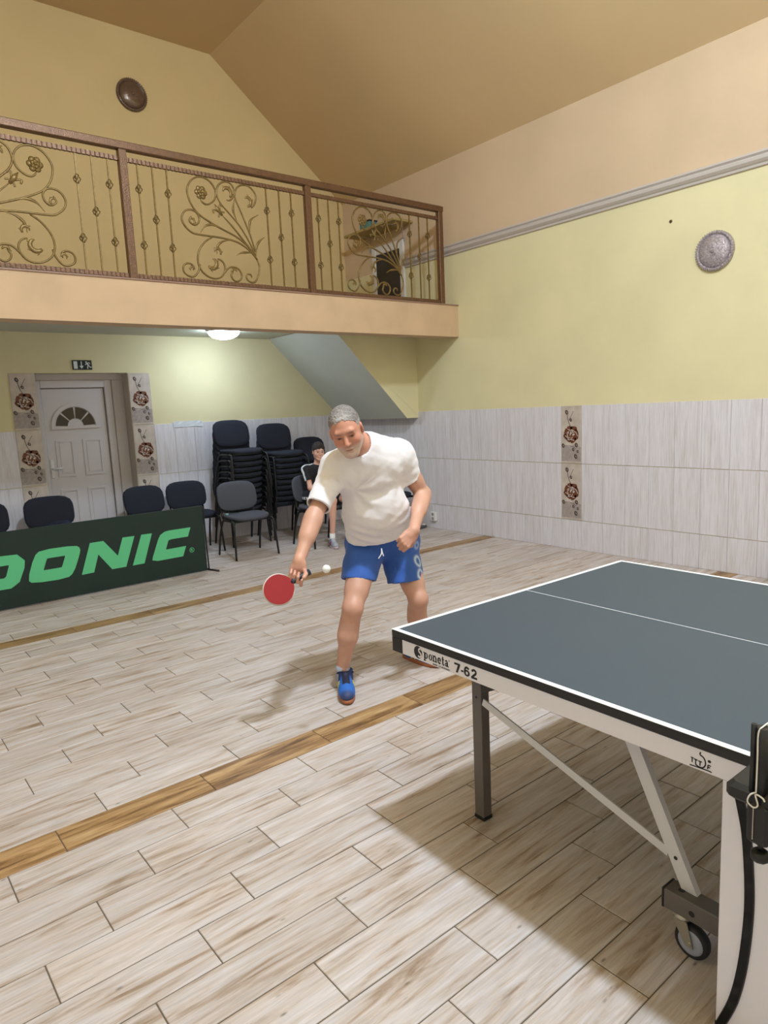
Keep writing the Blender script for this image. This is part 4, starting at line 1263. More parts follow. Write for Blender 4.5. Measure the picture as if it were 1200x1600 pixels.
W_ += stroke_polys(smooth_path([(d2 - .0095, z0 + h_ * .72), (d2 - .005, z0 + h_ * .89), (d2 + .004, z0 + h_ * .90), (d2 + .009, z0 + h_ * .73), (d2 + .005, z0 + h_ * .52), (d2 - .006, z0 + h_ * .25), (d2 - .010, z0 + h_ * .10)], 3), .0038)
W_ += [[(d2 - .0135, z0), (d2 + .0135, z0), (d2 + .0135, z0 + h_ * .2), (d2 - .0135, z0 + h_ * .2)]]
apr('model_number', W_, H_)
# federation emblem near the net: small letters, a bat-like stroke, ball and underline
e0 = 1.9513 - 0.745
def E_(pts): return [(e0 + x_, z_ + 0.005) for x_, z_ in pts]
W_ = stroke_polys(E_([(-.024, .684), (-.024, .695)]), .0014) + stroke_polys(E_([(-.0275, .696), (-.0205, .6955)]), .0014)
W_ += stroke_polys(E_([(-.015, .682), (-.015, .694)]), .0014) + stroke_polys(E_([(-.0195, .6945), (-.0105, .694)]), .0014)
W_ += stroke_polys(E_([(-.004, .682), (-.004, .693)]), .0014) + stroke_polys(E_([(-.0085, .6935), (.0005, .693)]), .0014)
W_ += stroke_polys(E_([(.015, .681), (.016, .692), (.023, .691)]), .0014) + stroke_polys(E_([(.0155, .6865), (.021, .686)]), .0014)
W_ += stroke_polys(smooth_path(E_([(-.003, .718), (-.0045, .711), (.004, .707), (.009, .698), (.009, .688), (.003, .6795), (-.008, .6785), (-.0155, .682)]), 3), .0016)
W_ += [ell(e0 + .019, .707, .0042, .0036, 12)]
W_ += stroke_polys(smooth_path(E_([(-.030, .675), (0.0, .6765), (.020, .677), (.025, .6755)]), 3), .0014)
apr('federation_emblem', W_)

# ------------------------------------------------------------------ net with posts and tension cord
net = thing('table_net', 'black table tennis net with clamp posts and a white tension cord', 'net', (1.5803, 1.9513, 0), -0.01664)
M_netb = mat('black_net_cord', (22, 24, 30), rough=0.8)
for px, s in ((-0.1525, -1), (WID + 0.1525, 1)):
    q = MB(); q.tube([(px, YN, 0.745), (px, YN, 0.9145)], 0.0135, 14)
    q.tube([(px + s * 0.004, YN + 0.017, 0.76), (px + s * 0.004, YN + 0.017, 0.918)], 0.006, 8)
    build(q, 'post', M_black, net)
    xa, xb = sorted((px + s * 0.012, -s * 0.05 + (0 if s < 0 else WID)))
    xa, xb = (px - 0.012, 0.09) if s < 0 else (WID - 0.09, px + 0.012)
    arm = build(MB().bbox(xa, xb, YN - 0.02, YN + 0.02, 0.7612, 0.778, 0.003) if False else MB().bbox(xa, (0.02 if s < 0 else xb), YN - 0.070, YN + 0.070, 0.735, 0.7755, 0.010) if s < 0 else MB().bbox(WID - 0.02, xb, YN - 0.070, YN + 0.070, 0.735, 0.7755, 0.010), 'clamp_arm', M_black, net)
    q = MB(); q.bbox(px - 0.018 if s < 0 else px - 0.03, px + 0.03 if s < 0 else px + 0.018, YN - 0.022, YN + 0.022, 0.66, 0.750, 0.006)
    br = build(q, 'clamp_bracket', M_black, net)
    q = MB(); q.bbox((px if s < 0 else WID - 0.05), (0.05 if s < 0 else px), YN - 0.014, YN + 0.014, 0.648, 0.672, 0.004)
    build(q, 'clamp_jaw', M_dark, net)
    kx = px + (0.006 if s < 0 else -0.006)
    q = MB(); q.tube([(kx, YN, 0.665), (kx, YN, 0.635)], 0.006, 8); q.lathe([(0.012, 0.638), (0.019, 0.634), (0.020, 0.622), (0.016, 0.616), (0.006, 0.614)], 8, 'z', (kx, YN, 0))
    build(q, 'clamp_screw', M_black, net)
q = MB()
nx = 118
for i in range(nx + 1):
    x_ = -0.138 + (WID + 0.276) * i / nx
    q.tube([(x_, YN, 0.764), (x_, YN, 0.905)], 0.0007, 3)
for j in range(10):
    z_ = 0.765 + 0.0145 * j
    q.tube([(-0.138, YN, z_), (WID + 0.138, YN, z_)], 0.0007, 3)
tag(build(q, 'netting', M_netb, net), 'fine black net mesh', kind='stuff')
build(MB().bbox(-0.138, WID + 0.138, YN - 0.0022, YN + 0.0022, 0.900, 0.9145, 0.001), 'tape', M_line, net)
M_cord = mat('white_cord', (232, 228, 220), rough=0.8)
q = MB()
cx_, cy_ = -0.1525 - 0.0145, YN + 0.004
q.tube(smooth_path([(-0.10, YN, 0.9165), (-0.1525, YN, 0.9175), (cx_, cy_, 0.905), (cx_, cy_, 0.85), (cx_ - 0.001, cy_, 0.776)], 5), 0.0017, 6)
q.tube(smooth_path([(cx_, cy_, 0.776), (cx_ - 0.004, cy_ + 0.010, 0.768), (cx_ - 0.006, cy_ + 0.014, 0.752), (cx_ - 0.006, cy_ + 0.002, 0.744), (cx_ - 0.005, cy_ - 0.006, 0.752), (cx_ - 0.003, cy_, 0.772), (cx_ - 0.003, cy_ - 0.014, 0.770), (cx_ - 0.003, cy_ - 0.018, 0.764)], 4), 0.0017, 6)
build(q, 'tension_cord', M_cord, net)
q = MB()
for i in range(20):
    q.lathe([(0.0004, -0.0015), (0.0016, 0.0), (0.0004, 0.0015)], 6, 'z', (cx_ - 0.006, cy_ + 0.002, 0.742 - i * 0.0036))
build(q, 'bead_chain', mat('pale_bead_chain', (206, 196, 186), rough=0.5), net)

# ------------------------------------------------------------------ slim black bag by the side wall, cut by the picture edge
bagt = thing('sports_bag', 'slim black bag on the floor against the side wall at the right edge', 'bag', (6.005, 2.075, 0.0))
q = MB(); q.bbox(-0.075, 0.07, -0.24, 0.24, 0.0, 0.20, 0.03); build(q, 'body', mat('black_bag_cloth', (20, 20, 24), rough=0.8, bump=(60, 0.3)), bagt)
q = MB(); q.tube(smooth_path([(-0.01, -0.12, 0.19), (-0.01, -0.09, 0.25), (-0.01, 0.09, 0.25), (-0.01, 0.12, 0.19)], 5), 0.008, 6); build(q, 'carry_handle', M_black, bagt)
q = MB(); q.bar((-0.003, -0.20, 0.201), (-0.003, 0.20, 0.201), 0.012, 0.004); build(q, 'zip', M_legg, bagt)
# ------------------------------------------------------------------ soft-body modelling: blended primitives -> one closed surface
class Field:
    def __init__(s, lo, hi, h):
        s.lo = np.array(lo, float); s.h = h
        s.n = np.ceil((np.array(hi, float) - s.lo) / h).astype(int) + 1
        s.F = np.full(tuple(s.n), 0.06, np.float32)
    def _win(s, a, b):
        i0 = np.clip(np.floor((a - s.lo) / s.h).astype(int), 0, s.n - 1)
        i1 = np.clip(np.ceil((b - s.lo) / s.h).astype(int) + 1, 1, s.n)
        ax = [(s.lo[k] + s.h * np.arange(i0[k], i1[k])).astype(np.float32) for k in range(3)]
        X, Y, Z = np.meshgrid(*ax, indexing='ij')
        return tuple(slice(i0[k], i1[k]) for k in range(3)), X, Y, Z
    def _mix(s, sl, d, k, op):
        F = s.F[sl]
        if op == 'sub':
            h = np.maximum(k - np.abs(F + d), 0) / max(k, 1e-6)
            s.F[sl] = np.maximum(F, -d) + h * h * k * 0.25
        else:
            h = np.maximum(k - np.abs(F - d), 0) / max(k, 1e-6)
            s.F[sl] = np.minimum(F, d) - h * h * k * 0.25
    def cone(s, a, b, ra, rb, k=0.02, op='add'):
        a = np.array(a, float); b = np.array(b, float)
        m = max(ra, rb) + k + 3 * s.h + 0.012
        sl, X, Y, Z = s._win(np.minimum(a, b) - m, np.maximum(a, b) + m)
        ab = b - a; L2 = max(ab @ ab, 1e-9)
        t = np.clip(((X - a[0]) * ab[0] + (Y - a[1]) * ab[1] + (Z - a[2]) * ab[2]) / L2, 0, 1)
        d = np.sqrt((X - a[0] - t * ab[0]) ** 2 + (Y - a[1] - t * ab[1]) ** 2 + (Z - a[2] - t * ab[2]) ** 2) - (ra + (rb - ra) * t)
        s._mix(sl, d, k, op); return s
    def ell(s, c, r, ax=None, k=0.02, op='add'):
        c = np.array(c, float); A = np.eye(3) if ax is None else np.array(ax, float)
        m = max(r) + k + 3 * s.h + 0.012
        sl, X, Y, Z = s._win(c - m, c + m)
        x, y, z = X - c[0], Y - c[1], Z - c[2]
        q = [(x * A[i][0] + y * A[i][1] + z * A[i][2]) for i in range(3)]
        k0 = np.sqrt(sum((q[i] / r[i]) ** 2 for i in range(3)))
        k1 = np.sqrt(sum((q[i] / r[i] ** 2) ** 2 for i in range(3)))
        d = k0 * (k0 - 1) / np.maximum(k1, 1e-6)
        d = np.where(k0 < 1e-3, -min(r), d)
        s._mix(sl, d, k, op); return s
    def ball(s, c, r, k=0.02, op='add'):
        return s.ell(c, (r, r, r), None, k, op)
    def grid(s):
        ax = [(s.lo[k] + s.h * np.arange(s.n[k])).astype(np.float32) for k in range(3)]
        return np.meshgrid(*ax, indexing='ij')
    def surface(s):
        F = s.F; h = s.h
        S = F < 0
        nx, ny, nz = F.shape
        cs = np.zeros((nx - 1, ny - 1, nz - 1), np.int8)
        for dx in (0, 1):
            for dy in (0, 1):
                for dz in (0, 1):
                    cs += S[dx:nx - 1 + dx, dy:ny - 1 + dy, dz:nz - 1 + dz]
        act = (cs > 0) & (cs < 8)
        I = np.argwhere(act)
        idx = np.full(act.shape, -1, np.int32)
        idx[act] = np.arange(len(I))
        acc = np.zeros((len(I), 3)); cnt = np.zeros(len(I))
        corners = [(dx, dy, dz) for dx in (0, 1) for dy in (0, 1) for dz in (0, 1)]
        val = {c: F[I[:, 0] + c[0], I[:, 1] + c[1], I[:, 2] + c[2]].astype(float) for c in corners}
        for c in corners:
            for a in range(3):
                if c[a] == 0:
                    e = list(c); e[a] = 1; e = tuple(e)
                    f0, f1 = val[c], val[e]
                    m = (f0 < 0) != (f1 < 0)
                    t = f0[m] / (f0[m] - f1[m])
                    p = np.tile(np.array(c, float), (m.sum(), 1)); p[:, a] += t
                    acc[m] += p; cnt[m] += 1
        Vv = s.lo + h * (I + acc / cnt[:, None])
        quads = []
        for a in range(3):
            b, c = (a + 1) % 3, (a + 2) % 3
            sl0 = [slice(None)] * 3; sl1 = [slice(None)] * 3
            sl0[a] = slice(0, -1); sl1[a] = slice(1, None)
            A, B = S[tuple(sl0)], S[tuple(sl1)]
            ch = A != B
            E = np.argwhere(ch)
            ok = (E[:, b] > 0) & (E[:, c] > 0) & (E[:, b] < F.shape[b] - 1) & (E[:, c] < F.shape[c] - 1)
            E = E[ok]
            ins = A[E[:, 0], E[:, 1], E[:, 2]]
            def at(db, dc):
                q = E.copy(); q[:, b] -= db; q[:, c] -= dc
                return idx[q[:, 0], q[:, 1], q[:, 2]]
            q4 = np.stack([at(1, 1), at(0, 1), at(0, 0), at(1, 0)], 1)
            q4[~ins] = q4[~ins][:, ::-1]
            quads.append(q4)
        Q = np.concatenate(quads)
        return Vv, Q

def vnormals(Vv, Q):
    n = np.cross(Vv[Q[:, 2]] - Vv[Q[:, 0]], Vv[Q[:, 3]] - Vv[Q[:, 1]])
    N = np.zeros_like(Vv)
    for k in range(4):
        np.add.at(N, Q[:, k], n)
    return N / np.maximum(np.linalg.norm(N, axis=1, keepdims=True), 1e-12)

def relax(Vv, Q, it=1, f=0.5):
    for _ in range(it):
        A = np.zeros_like(Vv); c = np.zeros(len(Vv))
        for k in range(4):
            np.add.at(A, Q[:, k], Vv[Q[:, (k + 1) % 4]] + Vv[Q[:, (k - 1) % 4]])
            np.add.at(c, Q[:, k], 2)
        Vv = Vv * (1 - f) + f * A / np.maximum(c, 1)[:, None]
    return Vv

def np_mesh(name, Vv, Q, m, col=None):
    me = bpy.data.meshes.new(name)
    me.vertices.add(len(Vv)); me.vertices.foreach_set('co', np.asarray(Vv, np.float32).ravel())
    me.loops.add(Q.size); me.loops.foreach_set('vertex_index', Q.astype(np.int32).ravel())
    me.polygons.add(len(Q))
    me.polygons.foreach_set('loop_start', np.arange(0, Q.size, 4, dtype=np.int32))
    me.polygons.foreach_set('use_smooth', np.ones(len(Q), bool))
    me.update(calc_edges=True)
    me.validate()
    me.materials.append(m)
    if col is not None:
        at = me.attributes.new('col', 'FLOAT_COLOR', 'POINT')
        at.data.foreach_set('color', np.concatenate([col, np.ones((len(col), 1))], 1).astype(np.float32).ravel())
    return me

def lin(c):
    return np.array(sc(c)[:3])

def wave(Vv, freq, seed):
    """cheap smooth 3D noise in [-1, 1]"""
    r = np.random.default_rng(seed)
    o = np.zeros(len(Vv))
    for _ in range(6):
        d = r.normal(size=3); d /= np.linalg.norm(d)
        o += np.sin((Vv @ d) * freq * r.uniform(0.7, 1.5) + r.uniform(0, 6.28) + 1.3 * np.sin((Vv @ r.normal(size=3)) * freq * 0.6))
    return o / 6 * 1.6

def frame(v, n):
    v = nrm(v); n = np.array(n, float); n = nrm(n - v * (n @ v))
    return v, n

def hand(F, wrist, v, n, side, curls, thumb, s=1.0, r_w=0.026):
    """hand from the wrist: v towards the knuckles, n out of the palm, side = index-side unit sign handled by u"""
    v, n = frame(v, n)
    u = nrm(np.cross(v, n)) * side            # index -> little finger
    wrist = np.array(wrist, float)
    K = []
    F.ell(wrist + v * 0.045 * s, (0.040 * s, 0.046 * s, 0.017 * s), (u, v, n), 0.014)
    F.cone(wrist - v * 0.01, wrist + v * 0.03 * s, r_w, r_w * 0.95, 0.012)
    offs = (-0.031, -0.0105, 0.010, 0.029)
    kn = (0.086, 0.090, 0.086, 0.077)
    ln = ((0.042, 0.026, 0.021), (0.046, 0.030, 0.022), (0.042, 0.028, 0.022), (0.033, 0.021, 0.019))
    for i in range(4):
        b = wrist + u * offs[i] * s + v * kn[i] * s - n * 0.003
        F.cone(wrist + u * offs[i] * 0.6 * s + v * 0.03 * s, b, 0.013 * s, 0.0115 * s, 0.010)
        p = b; a = 0.0
        for j in range(3):
            a += math.radians(curls[i][j])
            d = v * math.cos(a) + n * math.sin(a)
            q = p + d * ln[i][j] * s
            F.cone(p, q, (0.0105 - 0.0012 * j) * s, (0.0096 - 0.0012 * j) * s, 0.003)
            p = q
        K.append(p)
    tb = wrist - u * 0.024 * s + v * 0.022 * s + n * 0.008 * s
    F.ell(tb, (0.019 * s, 0.030 * s, 0.017 * s), (u, v, n), 0.012)
    p = tb - u * 0.010 * s + v * 0.012 * s
    for (a_, b_, c_), L in zip(thumb, (0.036, 0.028)):
        d = nrm(-u * a_ + v * b_ + n * c_)
        q = p + d * L * s
        F.cone(p, q, 0.0118 * s, 0.0105 * s, 0.004)
        p = q
    return K

def head_prims(F, o, A, s=1.0, child=False):
    """A rows: lateral (left ear), facing, up; o centre of the head"""
    A = np.array(A)
    W = lambda x, y, z: o + (x * A[0] + y * A[1] + z * A[2]) * s
    R = lambda *r: tuple(v * s for v in r)
    F.ell(W(0, -0.014, 0.034), R(0.077, 0.097, 0.088), A, 0.02)
    F.ell(W(0, 0.024, -0.020), R(0.066, 0.068, 0.088), A, 0.03)
    j = 0.85 if child else 1.0
    for sx in (-1, 1):
        F.cone(W(sx * 0.052 * j, -0.002, -0.055), W(sx * 0.018, 0.062, -0.098), 0.028 * s * j, 0.023 * s * j, 0.02)
        F.ell(W(sx * 0.040, 0.056, -0.030), R(0.026, 0.026, 0.026), A, 0.02)
    F.ball(W(0, 0.066, -0.100), 0.024 * s * j, 0.02)
    F.cone(W(-0.036, 0.078, 0.026), W(0.036, 0.078, 0.026), 0.013 * s, 0.013 * s, 0.018)
    for sx in (-1, 1):
        F.ell(W(sx * 0.032, 0.104, 0.006), R(0.019, 0.018, 0.011), A, 0.012, 'sub')
    for sx in (-1, 1):
        F.ball(W(sx * 0.031, 0.0745, 0.005), 0.0132 * s, 0.004)
        F.cone(W(sx * 0.018, 0.088, 0.013), W(sx * 0.046, 0.078, 0.011), 0.0045 * s, 0.004 * s, 0.006)
    nl = 0.75 if child else 1.0
    F.cone(W(0, 0.084, 0.014), W(0, 0.084 + 0.026 * nl, -0.030), 0.0085 * s, 0.0125 * s * nl, 0.012)
    for sx in (-1, 1):
        F.ball(W(sx * 0.012 * nl, 0.094, -0.035), 0.0085 * s * nl, 0.006)
    F.ell(W(0, 0.086, -0.0625), R(0.024, 0.012, 0.0055), A, 0.008)
    F.ell(W(0, 0.085, -0.0735), R(0.020, 0.012, 0.006), A, 0.008)
    F.ell(W(0, 0.100, -0.0680), R(0.022, 0.010, 0.0016), A, 0.004, 'sub')
    for sx in (-1, 1):
        E = [nrm(A[0] * sx - A[1] * 0.35), A[1], A[2]]
        F.ell(W(sx * 0.079, -0.012, -0.006), R(0.009, 0.019, 0.031), E, 0.006)
        F.ell(W(sx * 0.088, -0.008, -0.004), R(0.007, 0.010, 0.018), E, 0.004, 'sub')

def head_local(Vv, o, A, s=1.0):
    return (Vv - o) @ np.array(A).T / s

def blend(col, mask, c):
    m = np.clip(mask, 0, 1)[:, None]
    return col * (1 - m) + lin(c) * m

def gauss(q, c, r):
    return np.exp(-(((q - np.array(c)) / np.array(r)) ** 2).sum(1))

def shoe(parent, heel, toe, L, cols, name='shoe', lab=None):
    """trainer: upper, sole, laces, side stripes; built in its own frame and placed on the floor"""
    d = nrm(np.array(toe) - np.array(heel)); ang = math.atan2(d[1], d[0])
    F = Field((-0.03, -0.07, -0.01), (0.33, 0.07, 0.16), 0.004)
    f = L / 0.30
    F.ell((0.215, 0.0, 0.040), (0.085, 0.046, 0.040), None, 0.03)
    F.ell((0.125, 0.0, 0.050), (0.11, 0.041, 0.050), None, 0.03)
    F.ell((0.045, 0.0, 0.062), (0.052, 0.036, 0.068), None, 0.03)
    F.cone((0.055, 0, 0.07), (0.066, 0, 0.122), 0.042, 0.048, 0.02)
    F.cone((0.12, 0, 0.090), (0.175, 0, 0.070), 0.022, 0.020, 0.02)
    X, Y, Z = F.grid()
    F.F = np.maximum(F.F, 0.016 - Z)
    F.F = np.maximum(F.F, Z - (0.118 - 0.10 * np.clip(X - 0.02, 0, 1) + 0.35 * np.clip(X - 0.085, 0, 0.1)))
    Vv, Q = F.surface(); Vv = relax(Vv, Q, 2, 0.4)
    c = np.tile(lin(cols['main']), (len(Vv), 1))
    c = blend(c, 1 / (1 + np.exp(-(0.125 - Vv[:, 0]) / 0.008)) * (Vv[:, 2] > 0.03), cols['heel'])
    thr = (np.abs(Vv[:, 1]) < 0.022) & (Vv[:, 0] > 0.06) & (Vv[:, 0] < 0.205) & (Vv[:, 2] > 0.05)
    c = blend(c, thr.astype(float), cols['throat'])
    c = blend(c, 1 / (1 + np.exp(-(Vv[:, 0] - 0.262) / 0.006)), cols['toe'])
    Vv[:, 0] *= f; Vv[:, 1:] *= 0.5 + 0.5 * f
    up = link(name, np_mesh(name, Vv, Q, M_shoe, c), parent)
    up.location = (heel[0], heel[1], 0.0); up.rotation_euler = (0, 0, ang)
    if lab: up['label'] = lab
    g = 0.5 + 0.5 * f
    out = []
    for t in range(40):
        a = 2 * PI * t / 40
        x = 0.142 + 0.160 * math.cos(a)
        w = 0.036 + 0.013 * min(1, max(0, (x - 0.07) / 0.12))
        out.append((x * f, w * g * math.copysign(abs(math.sin(a)) ** 0.75, math.sin(a))))
    q = MB()
    for k, (zz, s_) in enumerate(((0.0, 0.96), (0.004, 1.0), (0.020, 1.0), (0.027, 0.965))):
        q.v += [((x - 0.142 * f) * s_ + 0.142 * f, y * s_, zz + (0.012 if x > 0.25 * f and k < 2 else 0) * 0.5) for x, y in out]
    for k in range(3):
        for t in range(40):
            q.f.append([k * 40 + t, k * 40 + (t + 1) % 40, (k + 1) * 40 + (t + 1) % 40, (k + 1) * 40 + t]); q.m.append(0); q.sm.append(True)
    q.f.append(list(range(39, -1, -1))); q.m.append(0); q.sm.append(False)
    q.f.append(list(range(120, 160))); q.m.append(0); q.sm.append(False)
    build(q, 'sole', cols['sole'], up)
    q = MB()
    for i in range(5):
        x = (0.105 + 0.022 * i) * f; z = (0.112 - 0.0125 * i) * g
        q.tube(smooth_path([(x, -0.026 * g, z - 0.014), (x + 0.008, 0, z + 0.0015), (x, 0.026 * g, z - 0.014)], 3), 0.0028, 6)
        q.tube(smooth_path([(x + 0.012, -0.024 * g, z - 0.020), (x, 0, z), (x + 0.012, 0.024 * g, z - 0.020)], 3), 0.0028, 6)
    for sy in (-1, 1):
        q.tube(smooth_path([(0.10 * f, 0, 0.115 * g), (0.11 * f, sy * 0.03, 0.122 * g), (0.095 * f, sy * 0.048, 0.108 * g), (0.09 * f, sy * 0.030, 0.106 * g), (0.10 * f, 0, 0.114 * g)], 3), 0.0026, 6)
    build(q, 'laces', cols['lace'], up)
    if cols.get('stripe'):
        q = MB()
        for sy in (-1, 1):
            for dx in (0.0, 0.03):
                P = smooth_path([((0.10 + dx) * f, sy * 0.046 * g, 0.030), ((0.112 + dx) * f, sy * 0.0445 * g, 0.052), ((0.130 + dx) * f, sy * 0.036 * g, 0.072)], 3)
                q.tube(P, 0.0045, 6, flat=((0, 1, 0), 0.5))
        build(q, 'side_stripe', cols['stripe'], up)
    return up

M_skin = attr_mat('skin', 0.5, sss=0.06)
M_hair = attr_mat('hair', 0.6, bump=(260, 0.8))
M_shirt = mat('white_tshirt_cotton', (240, 234, 238), rough=0.9, bump=(420, 0.05), sheen=0.2, spec=0.2)
M_shorts = attr_mat('shorts_fabric', 0.75, sheen=0.15)
M_shoe = attr_mat('shoe_fabric', 0.6, bump=(300, 0.15))
M_sock = mat('grey_white_sock', (160, 162, 172), rough=0.9, bump=(300, 0.2))

# ------------------------------------------------------------------ the player
MJ = {'pelvis': [2.5367, 3.1733, 0.8363], 'hipR': [2.4469, 3.2041, 0.823], 'hipL': [2.6288, 3.1459, 0.8094], 'kneeR': [2.1857, 3.0373, 0.4862], 'kneeL': [2.6126, 2.9613, 0.4609], 'ankR': [2.1446, 3.1144, 0.1122], 'ankL': [2.7425, 3.1257, 0.1081], 'belly': [2.4168, 3.0713, 1.0172], 'hem': [2.478, 3.1353, 0.8652], 'hemcut': [2.3835, 3.0211, 0.8213], 'chest': [2.3399, 3.0212, 1.2421], 'shR': [2.179, 3.1066, 1.2821], 'shL': [2.5246, 2.9781, 1.3182], 'neck': [2.2522, 2.9768, 1.3852], 'head': [2.1162, 2.9112, 1.4861], 'elR': [1.9613, 3.0281, 1.0453], 'wrR': [1.7947, 2.9406, 0.8407], 'elL': [2.6708, 2.9452, 1.0861], 'wrL': [2.4301, 2.7692, 0.9207], 'cuffR': [1.9946, 3.0363, 1.092], 'cuffL': [2.6002, 2.9674, 1.1751], 'legR': [2.301, 3.1248, 0.6124], 'legL': [2.602, 3.0535, 0.5571], 'bat': [1.6537, 2.9149, 0.7261], 'ball': [1.7678, 2.6524, 0.8502], 'draw': [2.3676, 2.9791, 0.8069], 'toeR': [2.02, 2.9, 0.0], 'heelR': [2.185, 3.15, 0.0], 'toeL': [2.745, 2.935, 0.0], 'heelL': [2.72, 3.23, 0.0]}
def img(a, b, c=0.0):
    """direction given as right / up / towards the viewer's side of the player"""
    return nrm(CR * a + CU * b - CF * c)
man = thing('person', 'man in white T-shirt and blue shorts leaning forward with a red bat', 'person', (2.42, 3.10, 0.0))
MO = V(2.42, 3.10, 0.0)
def loc(o):
    o.location = tuple(-MO)
    return o
J = {k: np.array(v) for k, v in MJ.items()}
ax_l = nrm(J['shL'] - J['shR'])
t_up = nrm(J['neck'] - J['pelvis'])
t_fr = nrm(np.cross(t_up, ax_l)); t_fr = -t_fr if t_fr @ V(-0.4, -0.9, 0) < 0 else t_fr
ax_l = nrm(ax_l - t_up * (ax_l @ t_up))
TA = (ax_l, t_fr, t_up)
# head axes
phi = math.radians(30)
hx = nrm(CR * 0.972 + CU * 0.235); up0 = nrm(-CR * 0.235 + CU * 0.972)
yw = math.radians(-7)
fw0 = nrm(-CF * math.cos(yw) + hx * math.sin(yw)); hx = nrm(hx - fw0 * (hx @ fw0))
HY = nrm(fw0 * math.cos(phi) - up0 * math.sin(phi)); HZ = nrm(np.cross(hx, HY)); HZ = HZ if HZ @ up0 > 0 else -HZ
HA = (hx, HY, HZ)
HO = J['head']; HS = 1.03
F = Field((1.60, 2.55, 0.04), (2.92, 3.36, 1.66), 0.0045)
# torso core hidden below the clothes
F.cone(J['hipR'], J['hipL'], 0.11, 0.11, 0.04)
F.ell(J['belly'], (0.165, 0.13, 0.16), TA, 0.06)
F.ell(J['chest'], (0.165, 0.11, 0.18), TA, 0.06)
F.cone(J['shR'] * 0.85 + J['shL'] * 0.15, J['shL'] * 0.85 + J['shR'] * 0.15, 0.065, 0.065, 0.04)
# legs
for sd in 'RL':
    hip, kn, an = J['hip' + sd], J['knee' + sd], J['ank' + sd]
    F.cone(hip, kn * 0.75 + hip * 0.25, 0.086, 0.070, 0.03)
    F.cone(kn * 0.6 + hip * 0.4, kn, 0.070, 0.058, 0.02)
    sh_d = nrm(an - kn)
    fwd = nrm(J['toe' + sd] - an); fwd = nrm(fwd - sh_d * (fwd @ sh_d))
    sid = np.cross(sh_d, fwd)
    F.ell(kn + fwd * 0.016, (0.043, 0.050, 0.040), (sid, sh_d, fwd), 0.03)
    F.cone(kn, kn * 0.55 + an * 0.45, 0.055, 0.055, 0.02)
    F.cone(kn * 0.55 + an * 0.45, an, 0.052, 0.035, 0.03)
    F.ell(kn * 0.68 + an * 0.32 - fwd * 0.024, (0.050, 0.115, 0.046), (sid, sh_d, fwd), 0.03)
    F.cone(kn + fwd * 0.03 + sh_d * 0.05, an + fwd * 0.022 - sh_d * 0.02, 0.020, 0.016, 0.02)
    F.ball(an + sid * 0.026 + sh_d * 0.01, 0.013, 0.015); F.ball(an - sid * 0.026 + sh_d * 0.01, 0.013, 0.015)
    F.cone(an, an + V(0, 0, -0.05) + fwd * 0.01, 0.036, 0.036, 0.02)
# arms
for sd in 'RL':
    s_, e_, w_ = J['sh' + sd], J['el' + sd], J['wr' + sd]
    F.ball(s_, 0.062, 0.04)
    F.cone(s_, e_, 0.056, 0.043, 0.03)
    ad_, af_ = frame(e_ - s_, t_fr)
    F.ell(s_ * 0.45 + e_ * 0.55 + af_ * 0.008, (0.046, 0.046, 0.085), (np.cross(ad_, af_), af_, ad_), 0.03)
    F.ball(e_, 0.041, 0.02)
    F.cone(e_, w_, 0.043, 0.030, 0.02)
    F.cone(e_ * 0.85 + w_ * 0.15, e_ * 0.55 + w_ * 0.45, 0.048, 0.043, 0.03)
# neck and head
F.cone(J['neck'], HO - HZ * 0.03 - HY * 0.025, 0.066, 0.062, 0.03)
F.cone(J['neck'], J['chest'] + t_up * 0.12, 0.075, 0.09, 0.05)
head_prims(F, HO, HA, HS)
# hands
hand(F, J['wrR'], img(-0.16, -0.95, 0.10), img(0.05, -0.25, 0.95), 1, ((42, 66, 38), (70, 82, 48), (74, 84, 50), (76, 84, 50)), ((0.35, 0.7, 0.7), (-0.25, 0.7, 0.7)), 1.0, 0.027)
hand(F, J['wrL'], img(-0.62, -0.72, 0.30), img(-0.35, -0.30, -0.85), -1, ((58, 78, 45), (62, 82, 50), (64, 84, 50), (66, 84, 50)), ((0.25, 0.75, 0.6), (-0.35, 0.7, 0.7)), 1.02, 0.028)
Vv, Q = F.surface()
q_ = head_local(Vv, HO, HA, HS)
col = np.tile(lin((204, 155, 134)), (len(Vv), 1))
n1 = wave(Vv, 60, 3)[:, None]
col = col * (1 + 0.05 * n1)
hd = (q_[:, 2] > -0.13) & (np.abs(q_[:, 0]) < 0.10) & (q_[:, 1] > -0.13) & (q_[:, 1] < 0.14) & (q_[:, 2] < 0.14)
hm = hd.astype(float)
col = blend(col, hm * 0.75, (206, 142, 120))
for sx in (-1, 1):
    col = blend(col, hm * 0.45 * gauss(q_, (sx * 0.045, 0.065, -0.025), (0.022, 0.04, 0.022)), (190, 104, 88))
    col = blend(col, hm * 1.1 * gauss(q_, (sx * 0.031, 0.088, 0.003), (0.015, 0.02, 0.0052)), (46, 30, 28))  # eyes painted as dark, shaded slits
    col = blend(col, hm * 0.35 * gauss(q_, (sx * 0.031, 0.085, 0.006), (0.022, 0.03, 0.014)), (140, 84, 72))  # shade of the eye sockets painted into the skin
    col = blend(col, hm * 0.8 * gauss(q_, (sx * 0.034, 0.088, 0.023), (0.022, 0.03, 0.0055)), (112, 84, 76))
col = blend(col, hm * 0.4 * gauss(q_, (0, 0.105, -0.028), (0.016, 0.03, 0.02)), (196, 112, 96))
beard = 1 / (1 + np.exp((q_[:, 2] + 0.052 - 0.0 * q_[:, 1] + 0.9 * np.clip(0.03 - np.abs(q_[:, 0]) * 0.6, -1, 0.02) * 0) / 0.006))
